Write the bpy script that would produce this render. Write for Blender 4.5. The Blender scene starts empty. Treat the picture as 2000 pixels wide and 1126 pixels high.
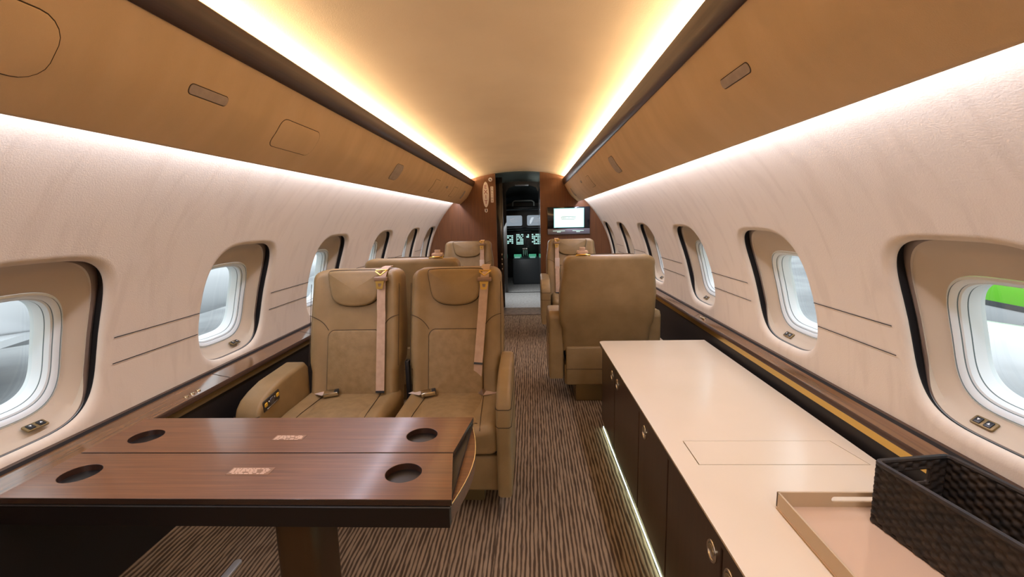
import bpy, bmesh, math, random
from mathutils import Vector, Matrix
random.seed(7)
PI = math.pi
SC = bpy.context.scene
COL = SC.collection

# ---------------------------------------------------------------- camera
W, H, F = 2000.0, 1126.0, 900.0
vp = (1037.0, 426.0); ROLL = math.radians(0.9)
fw = Vector((vp[0]-W/2, -(vp[1]-H/2), -F)).normalized()
up = Vector((-math.sin(ROLL), math.cos(ROLL), 0)); up = (up - fw*up.dot(fw)).normalized()
rt = fw.cross(up)
M = Matrix((rt, fw, up)).to_4x4()          # camera axes -> world
M.translation = (0.16, 0.0, 1.27)
cd = bpy.data.cameras.new('camera'); cam = bpy.data.objects.new('camera', cd); COL.objects.link(cam)
cam.matrix_world = M
cd.sensor_width = 36.0; cd.lens = F/W*36.0; cd.clip_start = 0.02; cd.clip_end = 300
SC.camera = cam

# ---------------------------------------------------------------- view, world
SC.view_settings.view_transform = 'Standard'; SC.view_settings.look = 'None'
SC.view_settings.gamma = 1.0; SC.view_settings.use_curve_mapping = False
SC.view_settings.exposure = 0.0
wd = bpy.data.worlds.new('sky'); SC.world = wd; wd.use_nodes = True
bg = wd.node_tree.nodes['Background']; bg.inputs[0].default_value = (0.90, 0.96, 1.0, 1); bg.inputs[1].default_value = 2.0

# ---------------------------------------------------------------- large lights (hidden LED strips of the cabin, an added aft fill, entry daylight)
def area(name, loc, rot, sx, sy, power, color):
    d = bpy.data.lights.new(name, 'AREA'); d.shape = 'RECTANGLE'; d.size = sx; d.size_y = sy
    d.energy = power; d.color = color
    o = bpy.data.objects.new(name, d); COL.objects.link(o); o.location = loc; o.rotation_euler = rot
    return o
YB, YF = -1.6, 6.2                         # cabin length used by strips
for s in (-1, 1):
    # ceiling cove strip: points up and a little inward
    for k in range(2):
        y0 = YB + (YF-YB)*k/2; yc = y0 + (YF-YB)/4
        area('cove_strip_light', (s*0.628, yc, 1.768), (0, PI - s*math.radians(48), 0), 0.02, (YF-YB)/2, 25.5, (1.0, 0.74, 0.46))
        area('wall_wash_light', (s*0.822, yc, 1.512), (0, -s*math.radians(10), 0), 0.02, (YF-YB)/2, 18.5, (0.80, 0.815, 1.0))
area('aft_fill_light', (0.0, -1.3, 1.72), (math.radians(35), 0, 0), 1.0, 0.5, 8.0, (1.0, 0.86, 0.68))  # added fill from behind the camera, stands for no cabin lamp
area('entry_daylight', (-0.27, 7.3, 1.2), (0, -PI/2+0.5, 0), 0.8, 1.0, 24.0, (0.88, 0.95, 1.0))

# ---------------------------------------------------------------- materials
def nodes(name):
    m = bpy.data.materials.new(name); m.use_nodes = True
    nt = m.node_tree; return m, nt, nt.nodes['Principled BSDF'], nt.nodes.new, nt.links.new
def plain(name, col, rough=0.5, metal=0.0, spec=0.5, coat=0.0, emit=None, es=0.0):
    m, nt, b, N, L = nodes(name)
    b.inputs['Base Color'].default_value = (*col, 1); b.inputs['Roughness'].default_value = rough
    b.inputs['Metallic'].default_value = metal; b.inputs['Specular IOR Level'].default_value = spec
    b.inputs['Coat Weight'].default_value = coat; b.inputs['Coat Roughness'].default_value = 0.08
    if emit: b.inputs['Emission Color'].default_value = (*emit, 1); b.inputs['Emission Strength'].default_value = es
    return m
def mapping(nt, N, L, scale=(1,1,1), rot=(0,0,0)):
    tc = N('ShaderNodeTexCoord'); mp = N('ShaderNodeMapping'); mp.inputs['Scale'].default_value = scale; mp.inputs['Rotation'].default_value = rot
    L(tc.outputs['Object'], mp.inputs['Vector']); return mp.outputs['Vector']
def noisy(name, c1, c2, scale=8, stretch=(1,1,1), rough=0.6, detail=6, lo=0.35, hi=0.65, bump=0.0, bscale=400, spec=0.5, coat=0.0, rot=(0,0,0), dist=0.0):
    m, nt, b, N, L = nodes(name)
    v = mapping(nt, N, L, stretch, rot)
    n = N('ShaderNodeTexNoise'); n.inputs['Scale'].default_value = scale; n.inputs['Detail'].default_value = detail; n.inputs['Distortion'].default_value = dist
    L(v, n.inputs['Vector'])
    r = N('ShaderNodeValToRGB'); r.color_ramp.elements[0].position = lo; r.color_ramp.elements[1].position = hi
    r.color_ramp.elements[0].color = (*c1, 1); r.color_ramp.elements[1].color = (*c2, 1)
    L(n.outputs['Fac'], r.inputs['Fac']); L(r.outputs['Color'], b.inputs['Base Color'])
    b.inputs['Roughness'].default_value = rough; b.inputs['Specular IOR Level'].default_value = spec
    b.inputs['Coat Weight'].default_value = coat; b.inputs['Coat Roughness'].default_value = 0.16
    if bump > 0:
        n2 = N('ShaderNodeTexNoise'); n2.inputs['Scale'].default_value = bscale; n2.inputs['Detail'].default_value = 3
        L(mapping(nt, N, L), n2.inputs['Vector'])
        bp = N('ShaderNodeBump'); bp.inputs['Strength'].default_value = bump; bp.inputs['Distance'].default_value = 0.002
        L(n2.outputs['Fac'], bp.inputs['Height']); L(bp.outputs['Normal'], b.inputs['Normal'])
    return m
def wood(name, c1, c2, grain='X', rough=0.25, coat=0.6, sc=1.0):
    st = {'X': (1.2, 60, 60), 'Y': (60, 1.2, 60), 'Z': (60, 60, 1.2)}[grain]
    return noisy(name, c1, c2, scale=1.6*sc, stretch=st, rough=rough, detail=8, lo=0.3, hi=0.7, coat=coat, dist=0.6)
def pane_mat(name):
    m = bpy.data.materials.new(name); m.use_nodes = True; nt = m.node_tree; nt.nodes.clear()
    o = nt.nodes.new('ShaderNodeOutputMaterial'); mx = nt.nodes.new('ShaderNodeMixShader'); t = nt.nodes.new('ShaderNodeBsdfTransparent')
    g = nt.nodes.new('ShaderNodeBsdfGlossy'); g.inputs['Roughness'].default_value = 0.02; mx.inputs[0].default_value = 0.05
    t.inputs[0].default_value = (0.93, 0.97, 0.97, 1)
    nt.links.new(t.outputs[0], mx.inputs[1]); nt.links.new(g.outputs[0], mx.inputs[2]); nt.links.new(mx.outputs[0], o.inputs[0])
    return m

MWALL = noisy('suede_wall', (0.635, 0.545, 0.435), (0.675, 0.585, 0.47), scale=4.0, stretch=(1, 4, 1.1), rough=0.8, detail=9, lo=0.36, hi=0.50, bump=0.25, bscale=260, spec=0.25, rot=(0.35, 0, 0.0), dist=0.5)
MBIN = noisy('bin_leather', (0.68, 0.48, 0.27), (0.74, 0.53, 0.31), scale=3, stretch=(1, 3, 1), rough=0.75, bump=0.3, bscale=420, spec=0.2)
MCEIL = noisy('ceiling_fabric', (0.74, 0.57, 0.38), (0.80, 0.625, 0.425), scale=3, stretch=(1, .6, 1), rough=0.62, bump=0.2, bscale=300, spec=0.3)
MLEA = noisy('tan_leather', (0.240, 0.157, 0.066), (0.295, 0.194, 0.084), scale=9, rough=0.46, bump=0.35, bscale=500, spec=0.35)
MLEAP = noisy('perforated_leather', (0.235, 0.154, 0.066), (0.29, 0.19, 0.084), scale=30, rough=0.5, bump=0.5, bscale=300, spec=0.3)
MSEAM = plain('seam_thread', (0.05, 0.028, 0.012), 0.8)
MDARK = plain('dark_gap', (0.012, 0.01, 0.009), 0.8)
MBLACK = plain('black_plastic', (0.012, 0.012, 0.013), 0.35)
MTABLE = wood('table_walnut', (0.11, 0.041, 0.013), (0.20, 0.080, 0.027), 'X', rough=0.42, coat=0.35, sc=2.2)
MLEDGE = wood('ledge_walnut', (0.10, 0.044, 0.014), (0.19, 0.086, 0.030), 'Y', rough=0.2, coat=0.9)
MRAIL = wood('rail_walnut', (0.030, 0.012, 0.006), (0.062, 0.026, 0.012), 'Y', rough=0.4, coat=0.15)
MBULK = noisy('bulkhead_mahogany', (0.12, 0.042, 0.011), (0.17, 0.062, 0.016), scale=1.6, stretch=(40, 1, 2), rough=0.45, detail=8, lo=0.3, hi=0.7, coat=0.1, spec=0.4)
MCAB = wood('cabinet_espresso', (0.022, 0.010, 0.005), (0.045, 0.021, 0.010), 'Z', rough=0.3, coat=0.35)
MDADO = plain('dado_espresso', (0.008, 0.005, 0.0035), 0.55)
MBRASS = plain('brass_trim', (0.62, 0.42, 0.12), 0.28, 1.0)
MOLIVE = plain('olive_trim', (0.13, 0.085, 0.03), 0.5, 0.3)
MCHROME = plain('polished_nickel', (0.62, 0.58, 0.52), 0.22, 1.0)
MCHAMP = plain('champagne_metal', (0.62, 0.54, 0.38), 0.2, 1.0)
MCTOP = noisy('cream_laminate', (0.70, 0.59, 0.43), (0.74, 0.625, 0.465), scale=2, rough=0.26, spec=0.5, coat=0.25)
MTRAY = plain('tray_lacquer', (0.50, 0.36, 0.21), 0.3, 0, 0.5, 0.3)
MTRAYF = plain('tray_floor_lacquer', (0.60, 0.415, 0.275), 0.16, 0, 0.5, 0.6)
MREVEAL = noisy('window_reveal', (0.50, 0.41, 0.305), (0.53, 0.44, 0.33), scale=4, rough=0.55, spec=0.3)
MTRACKSHADOW = plain('track_and_shadow', (0.22, 0.165, 0.13), 0.5)  # side of the blind's track, with the shadow in it painted into the brown
MFRAME = plain('window_frame_white', (0.74, 0.80, 0.80), 0.35)
MSEAL = plain('window_seal', (0.10, 0.14, 0.14), 0.5)
MPANE = pane_mat('window_acrylic')
MBELT = noisy('belt_webbing', (0.47, 0.32, 0.22), (0.53, 0.365, 0.255), scale=40, rough=0.6, bump=0.4, bscale=700)
MWHITE = plain('white_print', (0.8, 0.8, 0.78), 0.5)
MRED = plain('red_print', (0.25, 0.010, 0.015), 0.5)
MSIGN = plain('sign_plate', (0.76, 0.70, 0.68), 0.4)
MSHADE = pane_mat('tinted_pane'); MSHADE.node_tree.nodes['Transparent BSDF'].inputs[0].default_value = (.40, .42, .44, 1)
def carpet():
    m, nt, b, N, L = nodes('striped_carpet')
    tc = N('ShaderNodeTexCoord'); sp = N('ShaderNodeSeparateXYZ'); L(tc.outputs['Object'], sp.inputs[0])
    nz = N('ShaderNodeTexNoise'); nz.inputs['Scale'].default_value = 3.0; nz.inputs['Detail'].default_value = 4
    mp = N('ShaderNodeMapping'); mp.inputs['Scale'].default_value = (20, 2.2, 1); L(tc.outputs['Object'], mp.inputs['Vector']); L(mp.outputs[0], nz.inputs['Vector'])
    a = N('ShaderNodeMath'); a.operation = 'MULTIPLY_ADD'; a.inputs[1].default_value = 0.016; L(nz.outputs['Fac'], a.inputs[0]); ab = N('ShaderNodeMath'); ab.operation = 'ABSOLUTE'; L(sp.outputs['X'], ab.inputs[0]); az = N('ShaderNodeMath'); az.operation = 'ADD'; L(ab.outputs[0], az.inputs[0]); L(sp.outputs['Z'], az.inputs[1]); L(az.outputs[0], a.inputs[2])
    w = N('ShaderNodeMath'); w.operation = 'MULTIPLY'; w.inputs[1].default_value = 2*PI/0.0165; L(a.outputs[0], w.inputs[0])
    s = N('ShaderNodeMath'); s.operation = 'SINE'; L(w.outputs[0], s.inputs[0])
    n2 = N('ShaderNodeTexNoise'); n2.inputs['Scale'].default_value = 1.0; n2.inputs['Detail'].default_value = 5
    mp2 = N('ShaderNodeMapping'); mp2.inputs['Scale'].default_value = (90, 9, 1); L(tc.outputs['Object'], mp2.inputs['Vector']); L(mp2.outputs[0], n2.inputs['Vector'])
    s2 = N('ShaderNodeMath'); s2.operation = 'MULTIPLY_ADD'; s2.inputs[1].default_value = 0.28; s2.inputs[2].default_value = 0.0; L(s.outputs[0], s2.inputs[0])
    s3 = N('ShaderNodeMath'); s3.operation = 'ADD'; L(s2.outputs[0], s3.inputs[0]); L(n2.outputs['Fac'], s3.inputs[1])
    r = N('ShaderNodeValToRGB'); r.color_ramp.elements[0].position = 0.3; r.color_ramp.elements[1].position = 0.66
    r.color_ramp.elements[0].color = (0.075, 0.048, 0.028, 1); r.color_ramp.elements[1].color = (0.29, 0.205, 0.128, 1)
    L(s3.outputs[0], r.inputs['Fac']); L(r.outputs[0], b.inputs['Base Color'])
    b.inputs['Roughness'].default_value = 0.95; b.inputs['Specular IOR Level'].default_value = 0.1
    bp = N('ShaderNodeBump'); bp.inputs['Strength'].default_value = 0.5; bp.inputs['Distance'].default_value = 0.004; L(s3.outputs[0], bp.inputs['Height']); L(bp.outputs[0], b.inputs['Normal'])
    return m
MCARPET = carpet()
MCARPET2 = noisy('entry_carpet', (0.30, 0.28, 0.26), (0.42, 0.40, 0.38), scale=30, rough=0.95)
MMAT = noisy('door_mat', (0.10, 0.065, 0.04), (0.16, 0.11, 0.07), scale=20, rough=0.95)

# ---------------------------------------------------------------- mesh helpers
def link(name, bm, mats, parent=None, smooth=True, label=None, cat=None, group=None, kind=None, loc=None, angle=35):
    me = bpy.data.meshes.new(name); bm.to_mesh(me); bm.free()
    for m in (mats if isinstance(mats, (list, tuple)) else [mats]): me.materials.append(m)
    o = bpy.data.objects.new(name, me); COL.objects.link(o)
    if smooth:
        me.polygons.foreach_set('use_smooth', [True]*len(me.polygons))
        try: me.set_sharp_from_angle(angle=math.radians(angle))
        except Exception: pass
    if parent: o.parent = parent
    if loc: o.location = loc
    tag(o, label, cat, group, kind); return o
def tag(o, label=None, cat=None, group=None, kind=None):
    if label: o['label'] = label
    if cat: o['category'] = cat
    if group: o['group'] = group
    if kind: o['kind'] = kind
    return o
def empty(name, loc=(0,0,0), label=None, cat=None, group=None, rz=0, kind=None):
    o = bpy.data.objects.new(name, None); COL.objects.link(o); o.location = loc; o.rotation_euler = (0,0,rz)
    o.empty_display_size = 0.05
    return tag(o, label, cat, group, kind)
def mat_faces(faces, i):
    for f in faces: f.material_index = i
def box(bm, x0, x1, y0, y1, z0, z1, bev=0.0, seg=2, mi=0, T=None):
    g = bmesh.ops.create_cube(bm, size=1.0); vs = g['verts']
    for v in vs: v.co = Vector(((x0+x1)/2+v.co.x*(x1-x0), (y0+y1)/2+v.co.y*(y1-y0), (z0+z1)/2+v.co.z*(z1-z0)))
    fs = set(f for v in vs for f in v.link_faces)
    for f in fs: f.material_index = mi
    if bev > 0:
        es = list(set(e for v in vs for e in v.link_edges))
        r = bmesh.ops.bevel(bm, geom=es, offset=bev, segments=seg, affect='EDGES', profile=0.5, clamp_overlap=True)
        for f in r['faces']: f.material_index = mi
        vs = list(set(v for f in r['faces'] for v in f.verts) | set(v for v in vs if v.is_valid))
    if T:
        for v in vs: v.co = T(v.co)
    return vs
def tube(bm, pts, r, seg=6, mi=0, closed=False, cap=True):
    pts = [Vector(p) for p in pts]; n = len(pts); rings = []
    prev = None
    for i, p in enumerate(pts):
        a = pts[(i-1) % n] if (closed or i > 0) else p; b = pts[(i+1) % n] if (closed or i < n-1) else p
        t = (b-a).normalized()
        if prev is None:
            ref = Vector((0,0,1)) if abs(t.z) < 0.9 else Vector((1,0,0))
            u = t.cross(ref).normalized()
        else:
            u = (prev - t*prev.dot(t)).normalized()
        prev = u; v = t.cross(u)
        rings.append([bm.verts.new(p + (u*math.cos(2*PI*k/seg) + v*math.sin(2*PI*k/seg))*r) for k in range(seg)])
    m = n if closed else n-1
    for i in range(m):
        A, B = rings[i], rings[(i+1) % n]
        for k in range(seg):
            f = bm.faces.new((A[k], A[(k+1) % seg], B[(k+1) % seg], B[k])); f.material_index = mi
    if cap and not closed:
        for R_ in (rings[0][::-1], rings[-1]):
            f = bm.faces.new(R_); f.material_index = mi
def lathe(bm, prof, c=(0,0,0), seg=32, axis='Z', mi=0):
    rings = []
    for r, h in prof:
        ring = []
        for k in range(seg):
            a = 2*PI*k/seg; x, y = r*math.cos(a), r*math.sin(a)
            p = {'Z': (x, y, h), 'X': (h, x, y), 'Y': (x, h, y)}[axis]
            ring.append(bm.verts.new(Vector(p)+Vector(c)))
        rings.append(ring)
    for A, B in zip(rings, rings[1:]):
        for k in range(seg):
            f = bm.faces.new((A[k], A[(k+1) % seg], B[(k+1) % seg], B[k])); f.material_index = mi
    for R_ in (rings[0], rings[-1]):
        try: f = bm.faces.new(R_); f.material_index = mi
        except ValueError: pass
def fixn(bm): bmesh.ops.recalc_face_normals(bm, faces=bm.faces[:])
def rrect(x0, x1, y0, y1, r, n=6):
    """rounded rectangle, r may be (bl, br, tr, tl)"""
    if not isinstance(r, (tuple, list)): r = (r,)*4
    P = []
    for (cx, cy, a0, rr) in ((x0+r[0], y0+r[0], PI, r[0]), (x1-r[1], y0+r[1], 1.5*PI, r[1]), (x1-r[2], y1-r[2], 0, r[2]), (x0+r[3], y1-r[3], .5*PI, r[3])):
        for k in range(n+1):
            a = a0 + .5*PI*k/n; P.append((cx+rr*math.cos(a), cy+rr*math.sin(a)))
    return P
def chaikin(P, it=2):
    for _ in range(it):
        Q = []
        for i in range(len(P)):
            a, b = P[i], P[(i+1) % len(P)]
            Q.append((a[0]*.75+b[0]*.25, a[1]*.75+b[1]*.25)); Q.append((a[0]*.25+b[0]*.75, a[1]*.25+b[1]*.75))
        P = Q
    return P
def offset_poly(P, d):
    n = len(P); Q = []
    area2 = sum(P[i][0]*P[(i+1) % n][1]-P[(i+1) % n][0]*P[i][1] for i in range(n)); sg = 1 if area2 > 0 else -1
    for i in range(n):
        a, b, c = P[i-1], P[i], P[(i+1) % n]
        tx, ty = c[0]-a[0], c[1]-a[1]; l = math.hypot(tx, ty) or 1
        Q.append((b[0] - ty/l*d*sg, b[1] + tx/l*d*sg))
    return Q
def slab(bm, P, t, r=0.01, dome=0.0, inner=3, fn=None, mi=0, both=True, nr=4):
    """rounded cushion-like slab: outline P in (a,b), thickness t along c (front = +t/2). fn(a,b,c)->Vector. both: round both faces"""
    n = len(P); cx = sum(p[0] for p in P)/n; cy = sum(p[1] for p in P)/n
    rings = []
    def ring(Q, c): rings.append([bm.verts.new(fn(a, b, c)) for a, b in Q])
    half = t/2
    prof = [(r*(1-math.cos(a)), half-r+r*math.sin(a)) for a in [PI/2*k/nr for k in range(nr+1)]]
    # back face centre rings
    seq = []
    if both:
        Qb = offset_poly(P, r)
        for k in range(inner, 0, -1):
            s = 1-k/(inner+1.0); seq.append(([(cx+(a-cx)*s, cy+(b-cy)*s) for a, b in Qb], -half-dome*(1-s*s)))
        for d, c in reversed(prof): seq.append((offset_poly(P, d), -c))
    else:
        seq.append((P, -half))
    for d, c in prof: seq.append((offset_poly(P, d), c))
    Qb = offset_poly(P, r)
    for k in range(1, inner+1):
        s = 1-k/(inner+1.0); seq.append(([(cx+(a-cx)*s, cy+(b-cy)*s) for a, b in Qb], half+dome*(1-s*s)))
    for Q, c in seq: ring(Q, c)
    for A, B in zip(rings, rings[1:]):
        for k in range(n):
            f = bm.faces.new((A[k], A[(k+1) % n], B[(k+1) % n], B[k])); f.material_index = mi
    if both:
        v = bm.verts.new(fn(cx, cy, -half-dome)); 
        for k in range(n): bm.faces.new((v, rings[0][(k+1) % n], rings[0][k])).material_index = mi
    else:
        bm.faces.new(rings[0]).material_index = mi
    v = bm.verts.new(fn(cx, cy, half+dome))
    for k in range(n): bm.faces.new((v, rings[-1][k], rings[-1][(k+1) % n])).material_index = mi
XYZ = lambda a, b, c: Vector((a, b, c))
XZY = lambda a, b, c: Vector((a, -c, b))       # outline in x,z ; front towards -y
YZX = lambda a, b, c: Vector((c, a, b))        # outline in y,z ; thickness along x
def holed(bm, outer, holes, c0, c1, fn=XYZ, mi=0):
    """prism with holes"""
    loops = []
    for P in [outer]+holes:
        loops.append([bm.verts.new(fn(a, b, c1)) for a, b in P])
    es = []
    for l in loops:
        for i in range(len(l)): es.append(bm.edges.new((l[i], l[(i+1) % len(l)])))
    g = bmesh.ops.triangle_fill(bm, use_beauty=True, use_dissolve=False, edges=es)
    top = [f for f in g['geom'] if isinstance(f, bmesh.types.BMFace)]
    low = {}
    for P, l in zip([outer]+holes, loops):
        for (a, b), v in zip(P, l): low[v] = bm.verts.new(fn(a, b, c0))
    for f in top:
        f.material_index = mi
        bm.faces.new([low[v] for v in reversed(f.verts)]).material_index = mi
    for l in loops:
        for i in range(len(l)):
            a, b = l[i], l[(i+1) % len(l)]; bm.faces.new((a, b, low[b], low[a])).material_index = mi
    fixn(bm)
def extrude_profile(bm, prof, y0, y1, mi=0, cuts=1, caps=False, closed=False, mis=None):
    rings = []
    for k in range(cuts+1):
        y = y0+(y1-y0)*k/cuts; rings.append([bm.verts.new((x, y, z)) for x, z in prof])
    n = len(prof); m = n if closed else n-1
    for A, B in zip(rings, rings[1:]):
        for i in range(m):
            f = bm.faces.new((A[i], A[(i+1) % n], B[(i+1) % n], B[i])); f.material_index = mis[i] if mis else mi
    if caps:
        for R_ in (rings[0], rings[-1]): bm.faces.new(R_).material_index = mi
    fixn(bm)
def text_mesh(txt, size, mat, parent, name='lettering', mw=None, vertical=False, extr=0.0004, spacing=1.0, line=1.0):
    cu = bpy.data.curves.new(name, 'FONT'); cu.body = '\n'.join(txt) if vertical else txt; cu.size = size; cu.extrude = extr
    cu.align_x = 'CENTER'; cu.align_y = 'CENTER'; cu.space_line = line; cu.space_character = spacing; cu.resolution_u = 3
    t = bpy.data.objects.new(name, cu); COL.objects.link(t)
    bpy.context.view_layer.update()
    me = bpy.data.meshes.new_from_object(t.evaluated_get(bpy.context.evaluated_depsgraph_get()))
    COL.objects.unlink(t); bpy.data.objects.remove(t)
    me.materials.clear(); me.materials.append(mat); me.name = name
    o = bpy.data.objects.new(name, me); COL.objects.link(o)
    if parent: o.parent = parent
    if mw: o.matrix_local = mw
    return o

# ---------------------------------------------------------------- cabin shell
RW, ZC = 1.25, 0.60
BULK = 6.25
CAB0 = -1.8
def cyl(s, y, th, R=RW): return Vector((s*R*math.cos(th), y, ZC + R*math.sin(th)))
WIN_L = [0.43, 1.376, 2.295, 3.235, 4.274, 5.32, 6.19]
WIN_R = [0.36, 1.314, 2.213, 3.194, 4.24, 5.23, 6.19]
HY, TC, TH = 0.235, 0.266, 0.212
SIDE = {-1: (0.266, 0.212, 0.235, 0.146, 0.0), 1: (0.289, 0.204, 0.251, 0.140, 0.024)}            # outline half width (m), centre angle, half angle
def superell(n_exp, N=64, rect=None):
    out = []
    for k in range(N):
        a = 2*PI*k/N; c, s = math.cos(a), math.sin(a)
        out.append((math.copysign(abs(c)**(2/n_exp), c), math.copysign(abs(s)**(2/n_exp), s)))
    return out
SE = superell(3.6, 80)
def ring_pts(s, yc, hy, tc, th, R, off=0.0):
    """superellipse window ring on cylinder of radius R, enlarged by off metres"""
    return [cyl(s, yc + u*(hy+off), tc + v*(th+off/RW), R) for u, v in SE]
def gap_pts(s, yc, off, R, Rb):
    """like ring_pts for the dark slot: narrow along the sill, wider elsewhere"""
    out = []; TC, TH = SIDE[s][:2]
    for u, v in SE:
        k = min(1, max(0, (v+.95)/.5)); k = .12+.88*k*k*(3-2*k)
        out.append(cyl(s, yc + u*(HY+off*k), TC + v*(TH+off*k/RW), Rb+(R-Rb)*k))
    return out
def wall(side, wins, name):
    s = side; bm = bmesh.new(); TC, TH = SIDE[s][:2]
    centres = [w-HY for w in wins]
    bounds = [CAB0] + [(a+b)/2 for a, b in zip(centres, centres[1:])] + [BULK]
    t0, t1 = -0.02, 0.58
    def quadring(A, B, mi=0):
        n = len(A)
        for k in range(n):
            try: bm.faces.new((A[k], A[(k+1) % n], B[(k+1) % n], B[k])).material_index = mi
            except ValueError: pass
    for i, yc in enumerate(centres):
        ya, yb = bounds[i], bounds[i+1]
        if i == 0: ya = bounds[1]-1.0
        # boundary points: radial projection with exact corners
        def proj(u, v):
            du, dv = u*HY, v*TH
            k = 1e9
            if du > 1e-9: k = min(k, (yb-yc)/du)
            if du < -1e-9: k = min(k, (ya-yc)/du)
            if dv > 1e-9: k = min(k, (t1-TC)/dv)
            if dv < -1e-9: k = min(k, (t0-TC)/dv)
            return [yc+du*k, TC+dv*k]
        rect = [proj(u, v) for u, v in SE]
        for cx_, cy_ in ((ya, t0), (ya, t1), (yb, t0), (yb, t1)):
            j = min(range(len(rect)), key=lambda q: ((rect[q][0]-cx_)**2 + (1.25*(rect[q][1]-cy_))**2)); rect[j] = [cx_, cy_]
        rings = []
        lip = [(yc+u*(HY+.03), TC+v*(TH+.03/RW)) for u, v in SE]
        for t in (0, .33, .66, 1.0):
            rings.append(([cyl(s, a[0]+(b[0]-a[0])*t, a[1]+(b[1]-a[1])*t) for a, b in zip(rect, lip)], 0))
        for off, R in ((.022, 1.2505), (.014, 1.2525), (.007, 1.256), (.002, 1.262), (0, 1.27)):
            rings.append((ring_pts(s, yc, HY, TC, TH, R, off), 0))
        for off, R in ((.002, 1.274), (.012, 1.284), (.012, 1.304)):
            rings.append((gap_pts(s, yc, off, R, 1.274), 1))
        VR = [([bm.verts.new(p) for p in P], mi) for P, mi in rings]
        for (A, _), (B, mi) in zip(VR, VR[1:]): quadring(A, B, mi)
    # upper wall up to behind the bin, lower strip behind the ledge
    ys = [bounds[1]-1.0, BULK]
    for (ta, tb, n) in ((t1, 1.03, 10), (-0.35, t0, 5)):
        prof = [(s*RW*math.cos(ta+(tb-ta)*k/n), ZC+RW*math.sin(ta+(tb-ta)*k/n)) for k in range(n+1)]
        extrude_profile(bm, prof, ys[0], ys[1], cuts=8)
    # aft plain part
    if bounds[1]-1.0 > CAB0:
        prof = [(s*RW*math.cos(t0+(t1-t0)*k/8), ZC+RW*math.sin(t0+(t1-t0)*k/8)) for k in range(9)]
        extrude_profile(bm, prof, CAB0, bounds[1]-1.0)
        for (ta, tb, n) in ((t1, 1.03, 10), (-0.35, t0, 5)):
            prof = [(s*RW*math.cos(ta+(tb-ta)*k/n), ZC+RW*math.sin(ta+(tb-ta)*k/n)) for k in range(n+1)]
            extrude_profile(bm, prof, CAB0, ys[0])
    bmesh.ops.remove_doubles(bm, verts=bm.verts[:], dist=0.0004)
    fixn(bm)
    # scored seams between windows (two dark grooves)
    for a, b in zip(centres, centres[1:]):
        ya, yb = a+HY+.035, b-HY-.02
        for z in (0.913+SIDE[s][4], 0.824+SIDE[s][4]):
            th = math.asin((z-ZC)/RW); P = []
            for (yy, dth) in ((ya, 0), (yb, 0), (yb, .0026), (ya, .0026)): P.append(bm.verts.new(cyl(s, yy, th+dth, RW-0.0025)))
            bm.faces.new(P).material_index = 1
    o = link(name, bm, [MWALL, MDARK], kind='structure', angle=180)
    me = o.data; nn = []
    for v in me.vertices:
        n0 = v.normal.copy(); q = Vector((-v.co.x, 0, ZC-v.co.z))
        if abs(q.length-RW) < .0004:
            q.normalize(); n0 = q if q.dot(n0) > 0 else -q
        nn.append(n0)
    me.normals_split_custom_set_from_vertices(nn)
    return centres
CL = wall(-1, WIN_L, 'wall_left'); CR = wall(1, WIN_R, 'wall_right')

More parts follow.
